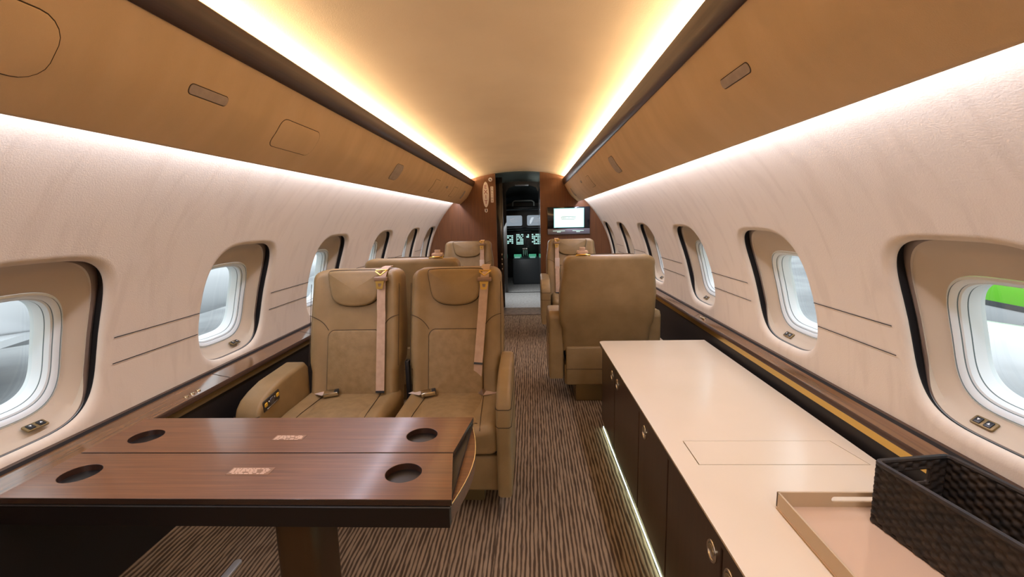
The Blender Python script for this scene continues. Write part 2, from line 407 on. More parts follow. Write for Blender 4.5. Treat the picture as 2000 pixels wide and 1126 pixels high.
def window(side, yc, idx, first=None):
    s = side; TC, TH, B1, B2, DZ = SIDE[s]
    bm = bmesh.new()
    A = (HY, TC, TH); B = (0.186, B1, B2)
    def lerp(t): return tuple(a+(b-a)*t for a, b in zip(A, B))
    V = []
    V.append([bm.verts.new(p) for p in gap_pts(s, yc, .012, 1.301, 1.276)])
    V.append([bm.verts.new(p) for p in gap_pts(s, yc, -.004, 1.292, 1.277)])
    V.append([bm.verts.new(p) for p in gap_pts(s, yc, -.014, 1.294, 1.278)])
    for t, R, off in ((.18, 1.302, 0), (.5, 1.313, 0), (.85, 1.328, 0), (1, 1.337, 0), (1, 1.345, 0)):
        hy, tc, th = lerp(t); V.append([bm.verts.new(p) for p in ring_pts(s, yc, hy, tc, th, R, off)])
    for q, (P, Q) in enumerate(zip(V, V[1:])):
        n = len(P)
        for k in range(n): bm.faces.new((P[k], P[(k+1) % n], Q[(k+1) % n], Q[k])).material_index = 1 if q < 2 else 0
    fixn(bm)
    w = link('window_%d' % idx, bm, [MREVEAL, MTRACKSHADOW], kind='structure', angle=40)
    # stepped white frame
    bm = bmesh.new(); V = []
    steps = [(0.0, 1.336, 0), (-.006, 1.333, 0), (-.0065, 1.3355, 1), (-.013, 1.338, 0), (-.019, 1.345, 0), (-.0195, 1.348, 1), (-.024, 1.350, 0), (-.029, 1.362, 0), (-.0295, 1.365, 1), (-.034, 1.385, 0), (-.036, 1.40, 0)]
    for off, R, mi in steps: V.append(([bm.verts.new(p) for p in ring_pts(s, yc, B[0], B[1], B[2], R, off)], mi))
    for (P, _), (Q, mi) in zip(V, V[1:]):
        n = len(P)
        for k in range(n): bm.faces.new((P[k], P[(k+1) % n], Q[(k+1) % n], Q[k])).material_index = mi
    fixn(bm); link('window_frame', bm, [MFRAME, MSEAL], w, angle=30)
    bm = bmesh.new()
    P = [bm.verts.new(p) for p in ring_pts(s, yc, B[0], B[1], B[2], 1.39, -.03)]
    cvt = bm.verts.new(cyl(s, yc, B[1], 1.39))
    for k in range(len(P)): bm.faces.new((P[k], P[(k+1) % len(P)], cvt))
    link('window_pane', bm, MPANE, w)
    # shade switch with two buttons
    sw = empty('shade_switch', (0, 0, 0)); sw.parent = w
    y0 = yc + 0.075; th0, R0 = (0.078, 1.3025) if s < 0 else (0.099, 1.309)
    c = cyl(s, y0, th0, R0)
    sw.location = c
    # local frame: x along +Y, z up the surface (sloping outward), y outward normal
    upv = ((cyl(s, y0, 0.089, 1.333) - cyl(s, y0, 0.078, 1.300)) if s < 0 else (cyl(s, y0, 0.112, 1.337) - cyl(s, y0, 0.095, 1.306))).normalized(); yv = Vector((0, 1, 0)); nv = yv.cross(upv)
    if nv.x*s > 0: nv = -nv
    def fr(a, b, cc): return yv*a + upv*b + nv*cc
    bm = bmesh.new(); slab(bm, rrect(-.030, .030, -.012, .014, .004, 3), .006, .0015, inner=0, fn=fr); fixn(bm)
    link('switch_plate', bm, MOLIVE2, sw)
    for q in (-.014, .014):
        bm = bmesh.new(); slab(bm, rrect(q-.009, q+.009, -.008, .010, .002, 2), .011, .001, inner=0, fn=fr)
        tr = [(-.004, -.002), (.004, -.002), (0, .004)] if q*s < 0 else [(-.004, .004), (0, -.002), (.004, .004)]
        f = bm.faces.new([bm.verts.new(fr(q+a, b+.001, .0062)) for a, b in tr]); f.material_index = 1
        link('switch_button', bm, [MBLACK, MWHITE], sw)
    return w
MOLIVE2 = plain('bronze_plate', (0.22, 0.15, 0.06), 0.4, 0.4)
def dup_tree(o, dy, name=None, parent=None):
    c = o.copy(); COL.objects.link(c); c.parent = parent
    if parent is None: c.location.y += dy; c.name = name
    for ch in list(o.children): dup_tree(ch, 0, None, c)
    return c
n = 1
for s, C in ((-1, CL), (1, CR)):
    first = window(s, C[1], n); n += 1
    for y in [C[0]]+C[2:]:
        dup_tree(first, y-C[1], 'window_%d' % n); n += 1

# ceiling vault
bm = bmesh.new()
prof = [(x, 1.892-0.235*x*x+0.2*max(0, abs(x)-.60)) for x in [-.80+1.6*k/32 for k in range(33)]]
prof = [(-.80, 1.60)]+prof+[(.80, 1.60)]
extrude_profile(bm, prof, CAB0, BULK+.02, cuts=6)
link('ceiling', bm, MCEIL, kind='structure')
# floor with carpet risers
bm = bmesh.new()
prof = [(-1.16, .185), (-1.13, .10), (-1.09, .03), (-1.05, 0), (1.05, 0), (1.09, .03), (1.13, .10), (1.16, .185)]
extrude_profile(bm, prof, CAB0, BULK, cuts=4)
link('floor', bm, MCARPET, kind='structure')
# aft wall behind the camera
bm = bmesh.new()
P = [((RW+.08)*math.cos(a), ZC+(RW+.08)*math.sin(a)) for a in [-.5+ (PI+1.0)*k/40 for k in range(41)]]
bm.faces.new([bm.verts.new((x, CAB0, z)) for x, z in P])
link('wall_back', bm, MBIN, kind='structure')

# forward bulkhead, left and right of the doorway
def half_disc(x0, x1, side):
    pts = []
    R = RW+.11
    if side < 0:
        a0, a1 = math.acos(x0/R), PI+.5
        pts = [(x0, 0.0)] + [(R*math.cos(a0+(a1-a0)*k/24), min(ZC+R*math.sin(a0+(a1-a0)*k/24), 1.93)) for k in range(25)] 
        pts = [p for p in pts if p[1] > 0.0 or p == pts[0]] + [(-1.1, 0.0)]
    else:
        a0, a1 = math.acos(x1/R), -.5
        pts = [(x1, 0.0)] + [(R*math.cos(a0+(a1-a0)*k/24), min(ZC+R*math.sin(a0+(a1-a0)*k/24), 1.93)) for k in range(25)]
        pts = [p for p in pts if p[1] > 0.0 or p == pts[0]] + [(1.1, 0.0)]
    return pts
for nm, P in (('wall_front', half_disc(-.305, 0, -1)), ('wall_front', half_disc(0, .285, 1))):
    bm = bmesh.new()
    A = [bm.verts.new((x, BULK, z)) for x, z in P]; B = [bm.verts.new((x, BULK+.04, z)) for x, z in P]
    bm.faces.new(A); bm.faces.new(B[::-1])
    for k in range(len(A)): bm.faces.new((A[k], A[(k+1) % len(A)], B[(k+1) % len(A)], B[k]))
    fixn(bm); link(nm, bm, MBULK, kind='structure', smooth=False)

# ---------------------------------------------------------------- ledges (wood side rails under the windows)
def ledge(s, inner, ztop, label):
    # inner(y) -> inner x of ledge
    root = empty('side_ledge', (s*1.2, 2.2, 0), label, 'ledge')
    def sec(name, prof, mats, y0, y1, mis=None):
        bm = bmesh.new(); extrude_profile(bm, [(s*x-s*1.2, z) for x, z in prof], y0-2.2, y1-2.2, cuts=1, mis=mis)
        return link(name, bm, mats, root, angle=30)
    z = ztop
    zi = z-.012
    sec('ledge_top', [(1.262, z+.016), (1.236, z+.014), (1.233, z+.004), (inner+.012, zi), (inner+.004, zi-.002), (inner, zi-.008), (inner-.001, zi-.020), (inner+.004, zi-.024)],
        [MLEDGE, MDARK, MRAIL], CAB0, BULK, mis=[2, 1, 0, 0, 2, 2, 2])
    sec('trim_strip', [(inner+.006, zi-.023), (inner+.006, zi-.050)], [MOLIVE if s < 0 else MBRASS], CAB0, BULK)
    sec('side_panel', [(inner+.008, zi-.050), (inner+.012, zi-.054), (inner+.012, .165)], [MDADO], CAB0, BULK)
    # seams in the ledge top
    for yy in ((1.86, 2.62, 3.9, 5.1) if s < 0 else (2.95, 4.0, 5.1)):
        bm = bmesh.new()
        bm.faces.new([bm.verts.new((s*a-s*1.2, yy-2.2+b, zz)) for a, b, zz in ((inner+.004, 0, zi-.0005), (1.233, 0, z+.0045), (1.233, .003, z+.0045), (inner+.004, .003, zi-.0005))])
        link('top_seam', bm, MDARK, root)
    return root
ledge(-1, 1.147, 0.632, 'long glossy walnut ledge below the left windows, olive strip under its edge')
ledge(1, 1.195, 0.637, 'long glossy walnut ledge below the right windows, brass strip under its edge')
for i, y in enumerate((1.632, 1.664, 1.697)):
    bm = bmesh.new(); lathe(bm, [(0.0001, .006), (.005, .0055), (.008, .004), (.0095, 0.0)], seg=20)
    fixn(bm); link('ledge_button', bm, MCHAMP, label='%s small round metal button of three on the left ledge' % ('nearest', 'middle', 'farthest')[i], cat='button', group='metal buttons on the left ledge', loc=(-1.172, y, .6225))
bm = bmesh.new(); slab(bm, rrect(-.012, .012, -.035, .035, .010, 5), .012, .004, .001, 1, XYZ); fixn(bm)
link('ledge_latch', bm, MCHAMP, label='small oval brass latch on the right ledge below the third window', cat='latch', loc=(1.222, 2.86, .6345))

# ---------------------------------------------------------------- overhead bins + rails + coves
BINP = [(.600, 1.722), (.610, 1.700), (.640, 1.640), (.680, 1.570), (.710, 1.538), (.735, 1.515), (.758, 1.497), (.780, 1.482), (.792, 1.478), (.797, 1.486), (.79, 1.52), (.79, 1.60)]
# surface parametrised by arc length s from (.61,1.70)
BP = [(.61, 1.70), (.64, 1.64), (.68, 1.57), (.735, 1.515), (.78, 1.48)]
def smoothprof(P, it=2):
    for _ in range(it):
        Q = [P[0]]
        for a, b in zip(P, P[1:]):
            Q += [(a[0]*.75+b[0]*.25, a[1]*.75+b[1]*.25), (a[0]*.25+b[0]*.75, a[1]*.25+b[1]*.75)]
        Q.append(P[-1]); P = Q
    return P
BPS = smoothprof(BP)
def bin_at(sd, t):
    L = 0
    for (x0, z0), (x1, z1) in zip(BPS, BPS[1:]):
        l = math.hypot(x1-x0, z1-z0)
        if t <= L+l or (x1, z1) == BPS[-1]:
            q = (t-L)/l; dx, dz = (x1-x0)/l, (z1-z0)/l
            return x0+(x1-x0)*q, z0+(z1-z0)*q, dz, -dx   # pos, normal pointing inboard/down
        L += l
def bin_fn(s, y0):
    def fn(a, b, c):
        x, z, nx, nz = bin_at(s, b)
        return Vector((s*(x+nx*c), a-y0, z+nz*c))
    return fn
def overhead(s, label, items):
    root = empty('overhead_bin', (0, 2.2, 0), label, 'overhead bin')
    bm = bmesh.new()
    prof = [(s*x, z) for x, z in ([(.600, 1.722)]+BPS+[(.789, 1.4765), (.796, 1.480), (.798, 1.487), (.785, 1.505), (.765, 1.56), (.70, 1.66), (.66, 1.70)])]
    extrude_profile(bm, prof, CAB0-2.2, BULK-2.2-.001, cuts=1)
    link('bin_shell', bm, MBIN, root, angle=60)
    for kind, y0, y1, t0, t1, r in items:
        fn = bin_fn(s, 2.2)
        P = rrect(y0, y1, t0, t1, r, 5)
        P2 = []
        for a, b in zip(P, P[1:]+P[:1]):           # densify so it follows the curve
            d = math.hypot(b[0]-a[0], b[1]-a[1]); n_ = max(1, int(d/.02))
            for k in range(n_): P2.append((a[0]+(b[0]-a[0])*k/n_, a[1]+(b[1]-a[1])*k/n_))
        bm = bmesh.new()
        if kind == 'panel':
            slab(bm, P2, .005, .002, 0, 4, fn); nm = 'access_panel'; mt = [MBIN, MSEAM]
            tube(bm, [fn(a, b, .0002) for a, b in offset_poly(P2, -.001)], .0013, 5, 1, closed=True)
        else:
            slab(bm, P2, .006, .002, 0, 4, fn); nm = 'air_grille'; mt = [MGRILLE, MSEAM]
            tube(bm, [fn(a, b, .0002) for a, b in offset_poly(P2, -.001)], .0011, 5, 1, closed=True)
        fixn(bm); link(nm, bm, mt, root, angle=40)
    return root
MGRILLE = noisy('grille_cloth', (0.40, 0.32, 0.26), (0.46, 0.37, 0.30), scale=40, rough=0.8)
L_ITEMS = [('panel', .42, .835, .080, .205, .045), ('grille', 1.145, 1.285, .100, .125, .010), ('panel', 1.56, 1.84, .095, .200, .03),
           ('grille', 2.87, 3.03, .090, .200, .03), ('panel', 4.04, 4.25, .088, .215, .02), ('grille', 4.60, 4.68, .112, .130, .006), ('panel', 5.0, 5.25, .09, .21, .02), ('grille', 5.75, 5.85, .09, .20, .02)]
R_ITEMS = [('grille', 1.135, 1.285, .100, .124, .010), ('grille', 2.85, 3.0, .080, .193, .03), ('panel', 4.04, 4.25, .088, .20, .02), ('grille', 4.60, 4.68, .09, .108, .006), ('grille', 5.75, 5.85, .09, .20, .02)]
overhead(-1, 'long tan leather overhead bin along the left side above the windows', L_ITEMS)
overhead(1, 'long tan leather overhead bin along the right side above the windows', R_ITEMS)
for i, s in enumerate((-1, 1)):
    bm = bmesh.new()
    P = [(.66, 1.745), (.598, 1.752), (.590, 1.776), (.584, 1.776), (.580, 1.771), (.584, 1.752), (.590, 1.730), (.600, 1.706), (.606, 1.700), (.612, 1.702), (.66, 1.70)]
    extrude_profile(bm, [(s*x, z) for x, z in P], CAB0, BULK)
    link('trim_%d' % (i+1), bm, MRAIL, kind='structure', angle=40)
    # glowing LED ribbons lying in the coves
    bm = bmesh.new(); extrude_profile(bm, [(s*.640, 1.7475), (s*.652, 1.7475)], CAB0+.1, BULK-.05)
    link('led_ribbon', bm, plain('warm_led', (1, .8, .5), 0.5, emit=(1, .72, .40), es=6), label='warm glowing light ribbon tucked above the %s overhead bin' % ('left', 'right')[i], cat='light')

# ---------------------------------------------------------------- doorway passage, cockpit
bm = bmesh.new()
MPASS = plain('passage_gloss', (0.02, 0.014, 0.011), 0.15, 0, .5, .6)
for (x0, x1, y0, y1) in ((-.36, -.305, BULK+.04, 6.9), (.285, .33, BULK+.04, 7.9)):
    box(bm, x0, x1, y0, y1, 0, 1.95)
link('wall_passage', bm, MPASS, kind='structure', smooth=False)
bm = bmesh.new()
P = [(-1.0, 1.5)]+[(x, 1.888-.235*x*x) for x in [-.8+1.6*k/32 for k in range(33)]]+[(1.0, 1.5)]
extrude_profile(bm, P, BULK+.005, 7.95)
A_ = [bm.verts.new((x, BULK+.005, z)) for x, z in P]; B_ = [bm.verts.new((x, BULK+.005, z+.10)) for x, z in P]
for k in range(len(P)-1): bm.faces.new((A_[k], A_[k+1], B_[k+1], B_[k]))
link('ceiling_passage', bm, plain('passage_ceiling', (0.16, 0.17, 0.14), 0.4), kind='structure')
bm = bmesh.new(); box(bm, -1.1, 1.1, BULK, 10.4, -.03, 0)
link('floor_passage', bm, MCARPET2, kind='structure', smooth=False)
bm = bmesh.new(); slab(bm, rrect(-.24, .28, 6.0, 6.5, .03, 4), .008, .003, fn=XYZ); fixn(bm)
link('door_mat', bm, MMAT, label='dark brown mat at the cockpit passage threshold', cat='mat', loc=(0, 0, .004))
# second doorway frame towards the cockpit
bm = bmesh.new()
outer = [(-1.05, 0), (1.05, 0), (1.05, 1.9), (-1.05, 1.9)]
hole = [(-.255, 0.001), (.29, 0.001), (.29, 1.70), (.25, 1.78), (.15, 1.815), (.02, 1.825), (-.11, 1.815), (-.21, 1.78), (-.255, 1.70)]
holed(bm, outer, [hole], 0, .06, fn=lambda a, b, c: Vector((a, 7.9+c, b)))
link('door_frame', bm, plain('frame_gloss', (0.03, 0.024, 0.02), 0.2, 0, .5, .5), kind='structure', smooth=False)
d = empty('door_1', (-.285, 6.55, 0), kind='structure')
bm = bmesh.new(); box(bm, -.02, .055, -.03, .03, .01, 1.84, .004); link('door_panel', bm, MPASS, d)
for k, z in enumerate((.55, .62, .69, .76)):
    bm = bmesh.new(); box(bm, .018, .034, -.034, -.029, z, z+.025, .002); link('door_catch', bm, MCHROME, d)
# side walls of the entry and cockpit shell
bm = bmesh.new()
box(bm, -1.1, -1.06, 6.3, 10.4, 0, 1.95); box(bm, 1.06, 1.1, 6.3, 10.4, 0, 1.95)
link('wall_cockpit', bm, plain('cockpit_wall', (0.05, 0.055, 0.055), 0.6), kind='structure', smooth=False)
bm = bmesh.new()
rr = [[bm.verts.new((x, y, zt-.22*x*x)) for x in [-1.08+2.16*k/16 for k in range(17)]] for y, zt in ((7.96, 1.90), (8.6, 1.86), (9.4, 1.72), (10.05, 1.60))]
for A_, B_ in zip(rr, rr[1:]):
    for k in range(16): bm.faces.new((A_[k], A_[k+1], B_[k+1], B_[k]))
link('ceiling_cockpit', bm, plain('cockpit_ceiling', (0.13, 0.15, 0.15), 0.6), kind='structure')
bm = bmesh.new()
w1 = rrect(-.78, -.03, 1.115, 1.335, .03, 3); w2 = rrect(.075, .82, 1.115, 1.335, .03, 3)
holed(bm, [(-1.1, .0), (1.1, .0), (1.1, 1.75), (-1.1, 1.75)], [w1, w2], 0, .05, fn=lambda a, b, c: Vector((a, 10.0+c, b)))
link('wall_windshield', bm, MBLACK, kind='structure', smooth=False)
for i, wv in enumerate((w1, w2)):
    bm = bmesh.new(); slab(bm, wv, .008, .002, fn=lambda a, b, c: Vector((a, 10.02-c, b)), inner=0); fixn(bm)
    link('window_%d' % (15+i), bm, MSHADE, kind='structure')
MDISP = plain('display_glow', (0.02, 0.03, 0.03), 0.3, emit=(.55, .95, .88), es=.9)
MGREEN = plain('green_glow', (0.01, 0.03, 0.02), 0.3, emit=(.10, .6, .35), es=.5)
MPANEL = plain('panel_grey', (0.05, 0.055, 0.06), 0.45)
ip = empty('instrument_panel', (0, 9.75, 0), 'dark cockpit instrument panel with pale green screens under the windshields', 'instrument panel')
bm = bmesh.new(); box(bm, -.95, .95, -.02, .2, .45, 1.03, .02); link('panel_body', bm, MBLACK, ip)
bm = bmesh.new(); box(bm, -.95, .95, -.25, .2, 1.03, 1.08, .02); link('glareshield', bm, MBLACK, ip)
def grid_display(name, x0, x1, z0, z1, rows, cols, mat, y=-.03):
    bm = bmesh.new(); box(bm, x0, x1, y, y+.015, z0, z1, .003)
    random.seed(int(x0*100)+50)
    for i in range(cols):
        for j in range(rows):
            if random.random() < .25: continue
            a = x0+.012+(x1-x0-.024)*i/cols; b = z0+.012+(z1-z0-.024)*j/rows
            vs = [bm.verts.new((a+da, y-.001, b+db)) for da, db in ((0, 0), ((x1-x0)/cols*.7, 0), ((x1-x0)/cols*.7, (z1-z0)/rows*.6), (0, (z1-z0)/rows*.6))]
            bm.faces.new(vs).material_index = 1
    return link(name, bm, [MBLACK, mat], ip, smooth=False)
grid_display('display', -.40, -.20, .74, .95, 5, 4, MDISP); grid_display('display', -.165, .01, .72, .97, 7, 6, MDISP)
grid_display('display', .16, .34, .72, .97, 6, 4, MDISP); grid_display('display', .36, .56, .74, .95, 5, 4, MDISP)
grid_display('display', .045, .125, .86, .96, 2, 2, MDISP); grid_display('display', .045, .125, .66, .84, 5, 3, MPANEL)
bm = bmesh.new(); box(bm, .07, .10, -.04, -.02, 1.035, 1.06, .003); link('warning_light', bm, MGREEN, ip)
bm = bmesh.new(); box(bm, -.10, .16, -.27, -.24, .985, 1.02, .01); link('guidance_panel', bm, MPANEL, ip)
cp = empty('center_pedestal', (.05, 9.2, 0), 'grey cockpit centre pedestal with throttle levers between the pilot seats', 'pedestal')
bm = bmesh.new(); box(bm, -.26, .26, -.3, .4, .0, .50, .03); link('pedestal_body', bm, MPANEL, cp)
for x in (-.17, .13):
    bm = bmesh.new(); box(bm, x-.055, x+.055, -.15, .05, .50, .515, .003); link('keypad', bm, plain('keypad_glow', (.2, .3, .28), .4, emit=(.4, .9, .75), es=.35), cp)
    bm = bmesh.new(); box(bm, x-.075, x+.075, .12, .22, .50, .55, .003); link('keypad', bm, MGREEN, cp)
for x in (-.05, -.015, .02):
    bm = bmesh.new(); tube(bm, [(x, 0, .50), (x, -.02, .60), (x, -.05, .66)], .008); box(bm, x-.014, x+.014, -.07, -.03, .65, .69, .005); link('throttle_lever', bm, MCHROME, cp)
op = empty('ceiling_console', (0, 9.3, 0), 'dark switch console on the cockpit ceiling with a pale handle bar', 'console')
bm = bmesh.new(); box(bm, -.45, .50, -.4, .4, 1.44, 1.50, .02); link('panel_body', bm, MBLACK, op)
bm = bmesh.new(); tube(bm, [(-.18, -.5, 1.50), (-.18, -.5, 1.57), (-.14, -.5, 1.60), (.18, -.5, 1.60), (.22, -.5, 1.57), (.22, -.5, 1.50)], .014); link('handle_bar', bm, plain('grey_handle', (.30, .31, .28), .5), op)
bm = bmesh.new(); box(bm, -.09, .13, -1.75, -1.6, 1.795, 1.81, .004); link('dome_lamp', bm, plain('lamp_lens', (.6, .6, .6), .4), op)
for i, x in enumerate((-.55, .60)):
    ps = empty('pilot_seat', (x, 8.9, 0), ('black pilot seat on the left', 'black pilot seat on the right')[i]+' of the cockpit pedestal', 'pilot seat')
    bm = bmesh.new(); slab(bm, rrect(-.23, .23, .45, 1.15, .06, 5), .12, .04, .01, 2, XZY); fixn(bm); link('seat_back', bm, MBLACK, ps)
    bm = bmesh.new(); box(bm, -.23, .23, .0, .45, .32, .45, .04); link('seat_cushion', bm, MBLACK, ps)
    bm = bmesh.new(); box(bm, -.15, .15, .05, .4, 0, .32, .02); link('seat_base', bm, MBLACK, ps)

# ---------------------------------------------------------------- bulkhead fittings: monitor and signs
MMINT = plain('text_mint', (.5, .7, .65), .4, emit=(.6, .9, .8), es=.5)
mo = empty('wall_monitor', (.66, BULK-.03, 1.05), 'wide black wall monitor showing a white picture beside the cockpit doorway', 'monitor')
bm = bmesh.new(); box(bm, -.28, .28, -.005, .03, .075, .360, .004); link('bezel', bm, plain('monitor_black', (.008, .008, .014), .15, 0, .5, .5), mo)
bm = bmesh.new(); box(bm, -.196, .203, -.0065, -.002, .088, .342)
link('screen', bm, plain('screen_white', (.3, .3, .3), .3, emit=(.86, .95, .95), es=1.0), mo, smooth=False)
bm = bmesh.new()
for (a, b, c_, d_) in ((-.196, .203, .336, .342), (-.196, .203, .088, .094), (-.196, -.190, .094, .336), (.197, .203, .094, .336)):
    box(bm, a, b, -.0078, -.006, c_, d_)
link('screen_border', bm, plain('screen_aqua', (.1, .3, .3), .3, emit=(.30, .85, .85), es=.9), mo, smooth=False)
bm = bmesh.new()
LG = [(-.095, .198), (-.095, .222), (-.085, .232), (.098, .232), (.085, .208), (.075, .198)]
tube(bm, [(a, -.0075, b) for a, b in LG], .002, 4, closed=True)
for a, b in ((-.085, -.03), (-.01, .02), (.035, .085)): box(bm, a, b, -.0085, -.006, .214, .218)
link('screen_logo', bm, plain('logo_green', (0, .15, .1), .3, emit=(.0, .28, .18), es=.7), mo, smooth=False)
bm = bmesh.new(); box(bm, -.28, .28, -.008, .03, .0, .073, .004)
bar = link('control_bar', bm, plain('bar_grey', (.22, .22, .27), .35, .3), mo)
for x0, x1, z0, z1 in ((-.21, -.05, .042, .050), (-.155, -.105, .026, .036), (.05, .20, .042, .050), (.10, .15, .026, .036)): 
    bm = bmesh.new(); box(bm, x0, x1, -.0095, -.0075, z0, z1); link('bar_text', bm, MMINT, bar, smooth=False)

def ellipse(rx, rz, N=40): return [(rx*math.cos(2*PI*k/N), rz*math.sin(2*PI*k/N)) for k in range(N)]
FACE = Matrix.Rotation(PI/2, 4, 'X')
ex = empty('exit_sign', (-.436, BULK-.004, 1.595), 'tall oval exit sign with dark red letters on the bulkhead', 'sign')
bm = bmesh.new(); slab(bm, ellipse(.043, .168), .006, .002, fn=XZY, inner=1); fixn(bm); link('sign_plate', bm, MSIGN, ex)
for ch, z in zip('EXIT', (.098, .033, -.033, -.100)):
    text_mesh(ch, .074, MRED, ex, 'sign_letter', Matrix.Translation((0, -.0045, z)) @ FACE)
sa = empty('exit_sign', (-.353, BULK-.004, 1.595), 'narrow white plate with vertical dark letters beside the oval exit sign', 'sign')
bm = bmesh.new(); slab(bm, rrect(-.018, .018, -.105, .105, .006, 3), .005, .0015, fn=XZY, inner=0); fixn(bm); link('sign_plate', bm, MSIGN, sa)
for ch, z in zip('SALIDA', (.084, .050, .017, -.017, -.050, -.084)):
    text_mesh(ch, .036, MDARK, sa, 'sign_letter', Matrix.Translation((0, -.004, z)) @ FACE)
sg = empty('round_sign', (-.371, BULK-.004, 1.789), 'small round white symbol sign above the narrow letter plate', 'sign')
bm = bmesh.new(); slab(bm, ellipse(.026, .026, 24), .005, .0015, fn=XZY, inner=0); fixn(bm); link('sign_plate', bm, MSIGN, sg)
bm = bmesh.new(); box(bm, -.018, .012, -.0045, -.003, -.006, .0); box(bm, -.006, .002, -.0045, -.003, .0, .014); box(bm, .0, .016, -.0045, -.003, -.012, -.006); link('symbol', bm, MDARK, sg, smooth=False)
sh = empty('arrow_sign', (-.437, BULK-.004, 1.385), 'small square white sign with a dark mark under the oval exit sign', 'sign')
bm = bmesh.new(); slab(bm, [(-.02, -.012), (-.008, -.024), (.008, -.024), (.02, -.012), (.02, .024), (-.02, .024)], .005, .0015, fn=XZY, inner=0); fixn(bm); link('sign_plate', bm, MSIGN, sh)
bm = bmesh.new(); box(bm, -.004, .008, -.0045, -.003, -.014, .016); box(bm, -.010, -.002, -.0045, -.003, .008, .016); link('symbol', bm, MDARK, sh, smooth=False)

# ---------------------------------------------------------------- seats
REC = 0.25; ZCR = 0.42
def recline(x, z, c):                      # local seat space, front is -y
    return Vector((x, (z-ZCR)*REC*(1 if z > ZCR-.1 else .3) - c, z))
def bolster(x, w):                         # forward bulge near both sides
    a = abs(x)/(w/2); return 0.027*math.exp(-((a-.84)/.15)**2)
def backrest(root, cx, w, belt=0, perf=True, plain_back=True, wtop=None):
    wt = wtop or w*.955
    # outline: rounded top corners, slight waist above the arms
    h = w/2; ht = wt/2
    P = [(-h*.93, .36), (h*.93, .36), (h*.93, .53), (h*.985, .57), (h, .62), (h*.995, .78), (ht, .95)]
    for k in range(6): a = PI/2*k/5; P.append((ht-.055+.055*math.cos(a), .975+.05*math.sin(a)))
    for k in range(6): a = PI/2+PI/2*k/5; P.append((-ht+.055+.055*math.cos(a), .975+.05*math.sin(a)))
    P += [(-ht, .95), (-h*.995, .78), (-h, .62), (-h*.985, .57), (-h*.93, .53)]
    Q = []
    for a, b in zip(P, P[1:]+P[:1]):
        d_ = math.hypot(b[0]-a[0], b[1]-a[1]); n_ = max(1, int(d_/.03))
        for k in range(n_): Q.append((a[0]+(b[0]-a[0])*k/n_, a[1]+(b[1]-a[1])*k/n_))
    T = .15
    def fn(x, z, c):
        f = max(0, c/(T/2))
        cc = c + f*bolster(x, w) 
        if c < 0: cc = c*(1-.25*max(0, (z-.7)/.35))
        v = recline(x, z, cc - T/2); v.x += cx; return v
    bm = bmesh.new(); slab(bm, Q, T, .032, .004, 8, fn, nr=5)
    def surf(x, z, e=0.0):
        f = 1
        v = recline(x, z, bolster(x, w) + .003 + e); v.x += cx; return v
    # seams: curved side seams and vertical bolster seams
    hw = w*.285; hr = w*.285
    for sg in (-1, 1):
        pts = []
        for k in range(13):
            t = k/12; x = h*.965 - (h*.965-hw)*t; z = .805 - .075*t**2.2
            pts.append(surf(sg*x, z))
        tube(bm, pts, .0016, 5, 1)
        tube(bm, [surf(sg*(h*.955 if z > .5 else h*.90), z, -.004) for z in [.56+.40*k/16 for k in range(17)]], .0014, 5, 1)
    # rear seam and hem
    fixn(bm)
    b = link('backrest', bm, [MLEA, MSEAM], root, angle=60)
    # headrest cushion
    top = .985
    HP = [(-hr*.72, .862), (hr*.72, .862), (hr*.90, .885), (hr*1.0, .99), (hr*1.02, 1.02), (-hr*1.02, 1.02), (-hr*1.0, .99), (-hr*.90, .885)]
    HP = [(-hr*.60, .858), (-hr*.2, .848), (hr*.2, .848), (hr*.60, .858), (hr*.86, .885), (hr*.94, .93), (hr*1.02, .99), (hr*1.04, 1.018), (hr*.9, 1.026), (-hr*.9, 1.026), (-hr*1.04, 1.018), (-hr*1.02, .99), (-hr*.94, .93), (-hr*.86, .885)]
    HP = chaikin(HP, 2)
    bm = bmesh.new()
    def hf(x, z, c): return surf(x, z, c+.008)
    slab(bm, HP, .036, .016, .013, 5, hf, both=False)
    tube(bm, [surf(x, z, .003) for x, z in offset_poly(HP, -.0015)], .0022, 5, 1, closed=True)
    fixn(bm); link('headrest', bm, [MLEA, MSEAM], root, angle=60)
    # lumbar panel
    LP = rrect(-hw, hw, .40, .725, (.01, .01, .03, .03), 5)
    LP = [(x, z+.012*(1-(x/hw)**2) if z > .6 else z) for x, z in LP]
    LQ = []
    for a, b2 in zip(LP, LP[1:]+LP[:1]):
        d_ = math.hypot(b2[0]-a[0], b2[1]-a[1]); n_ = max(1, int(d_/.03))
        for k in range(n_): LQ.append((a[0]+(b2[0]-a[0])*k/n_, a[1]+(b2[1]-a[1])*k/n_+0))
    bm = bmesh.new(); slab(bm, LQ, .022, .009, .012, 5, lambda x, z, c: surf(x, z, c+.002), both=False)
    tube(bm, [surf(x, z, .002) for x, z in offset_poly(LQ, -.001)], .002, 5, 1, closed=True)
    fixn(bm); link('lumbar_pad', bm, [MLEAP, MSEAM], root, angle=60)
    return surf
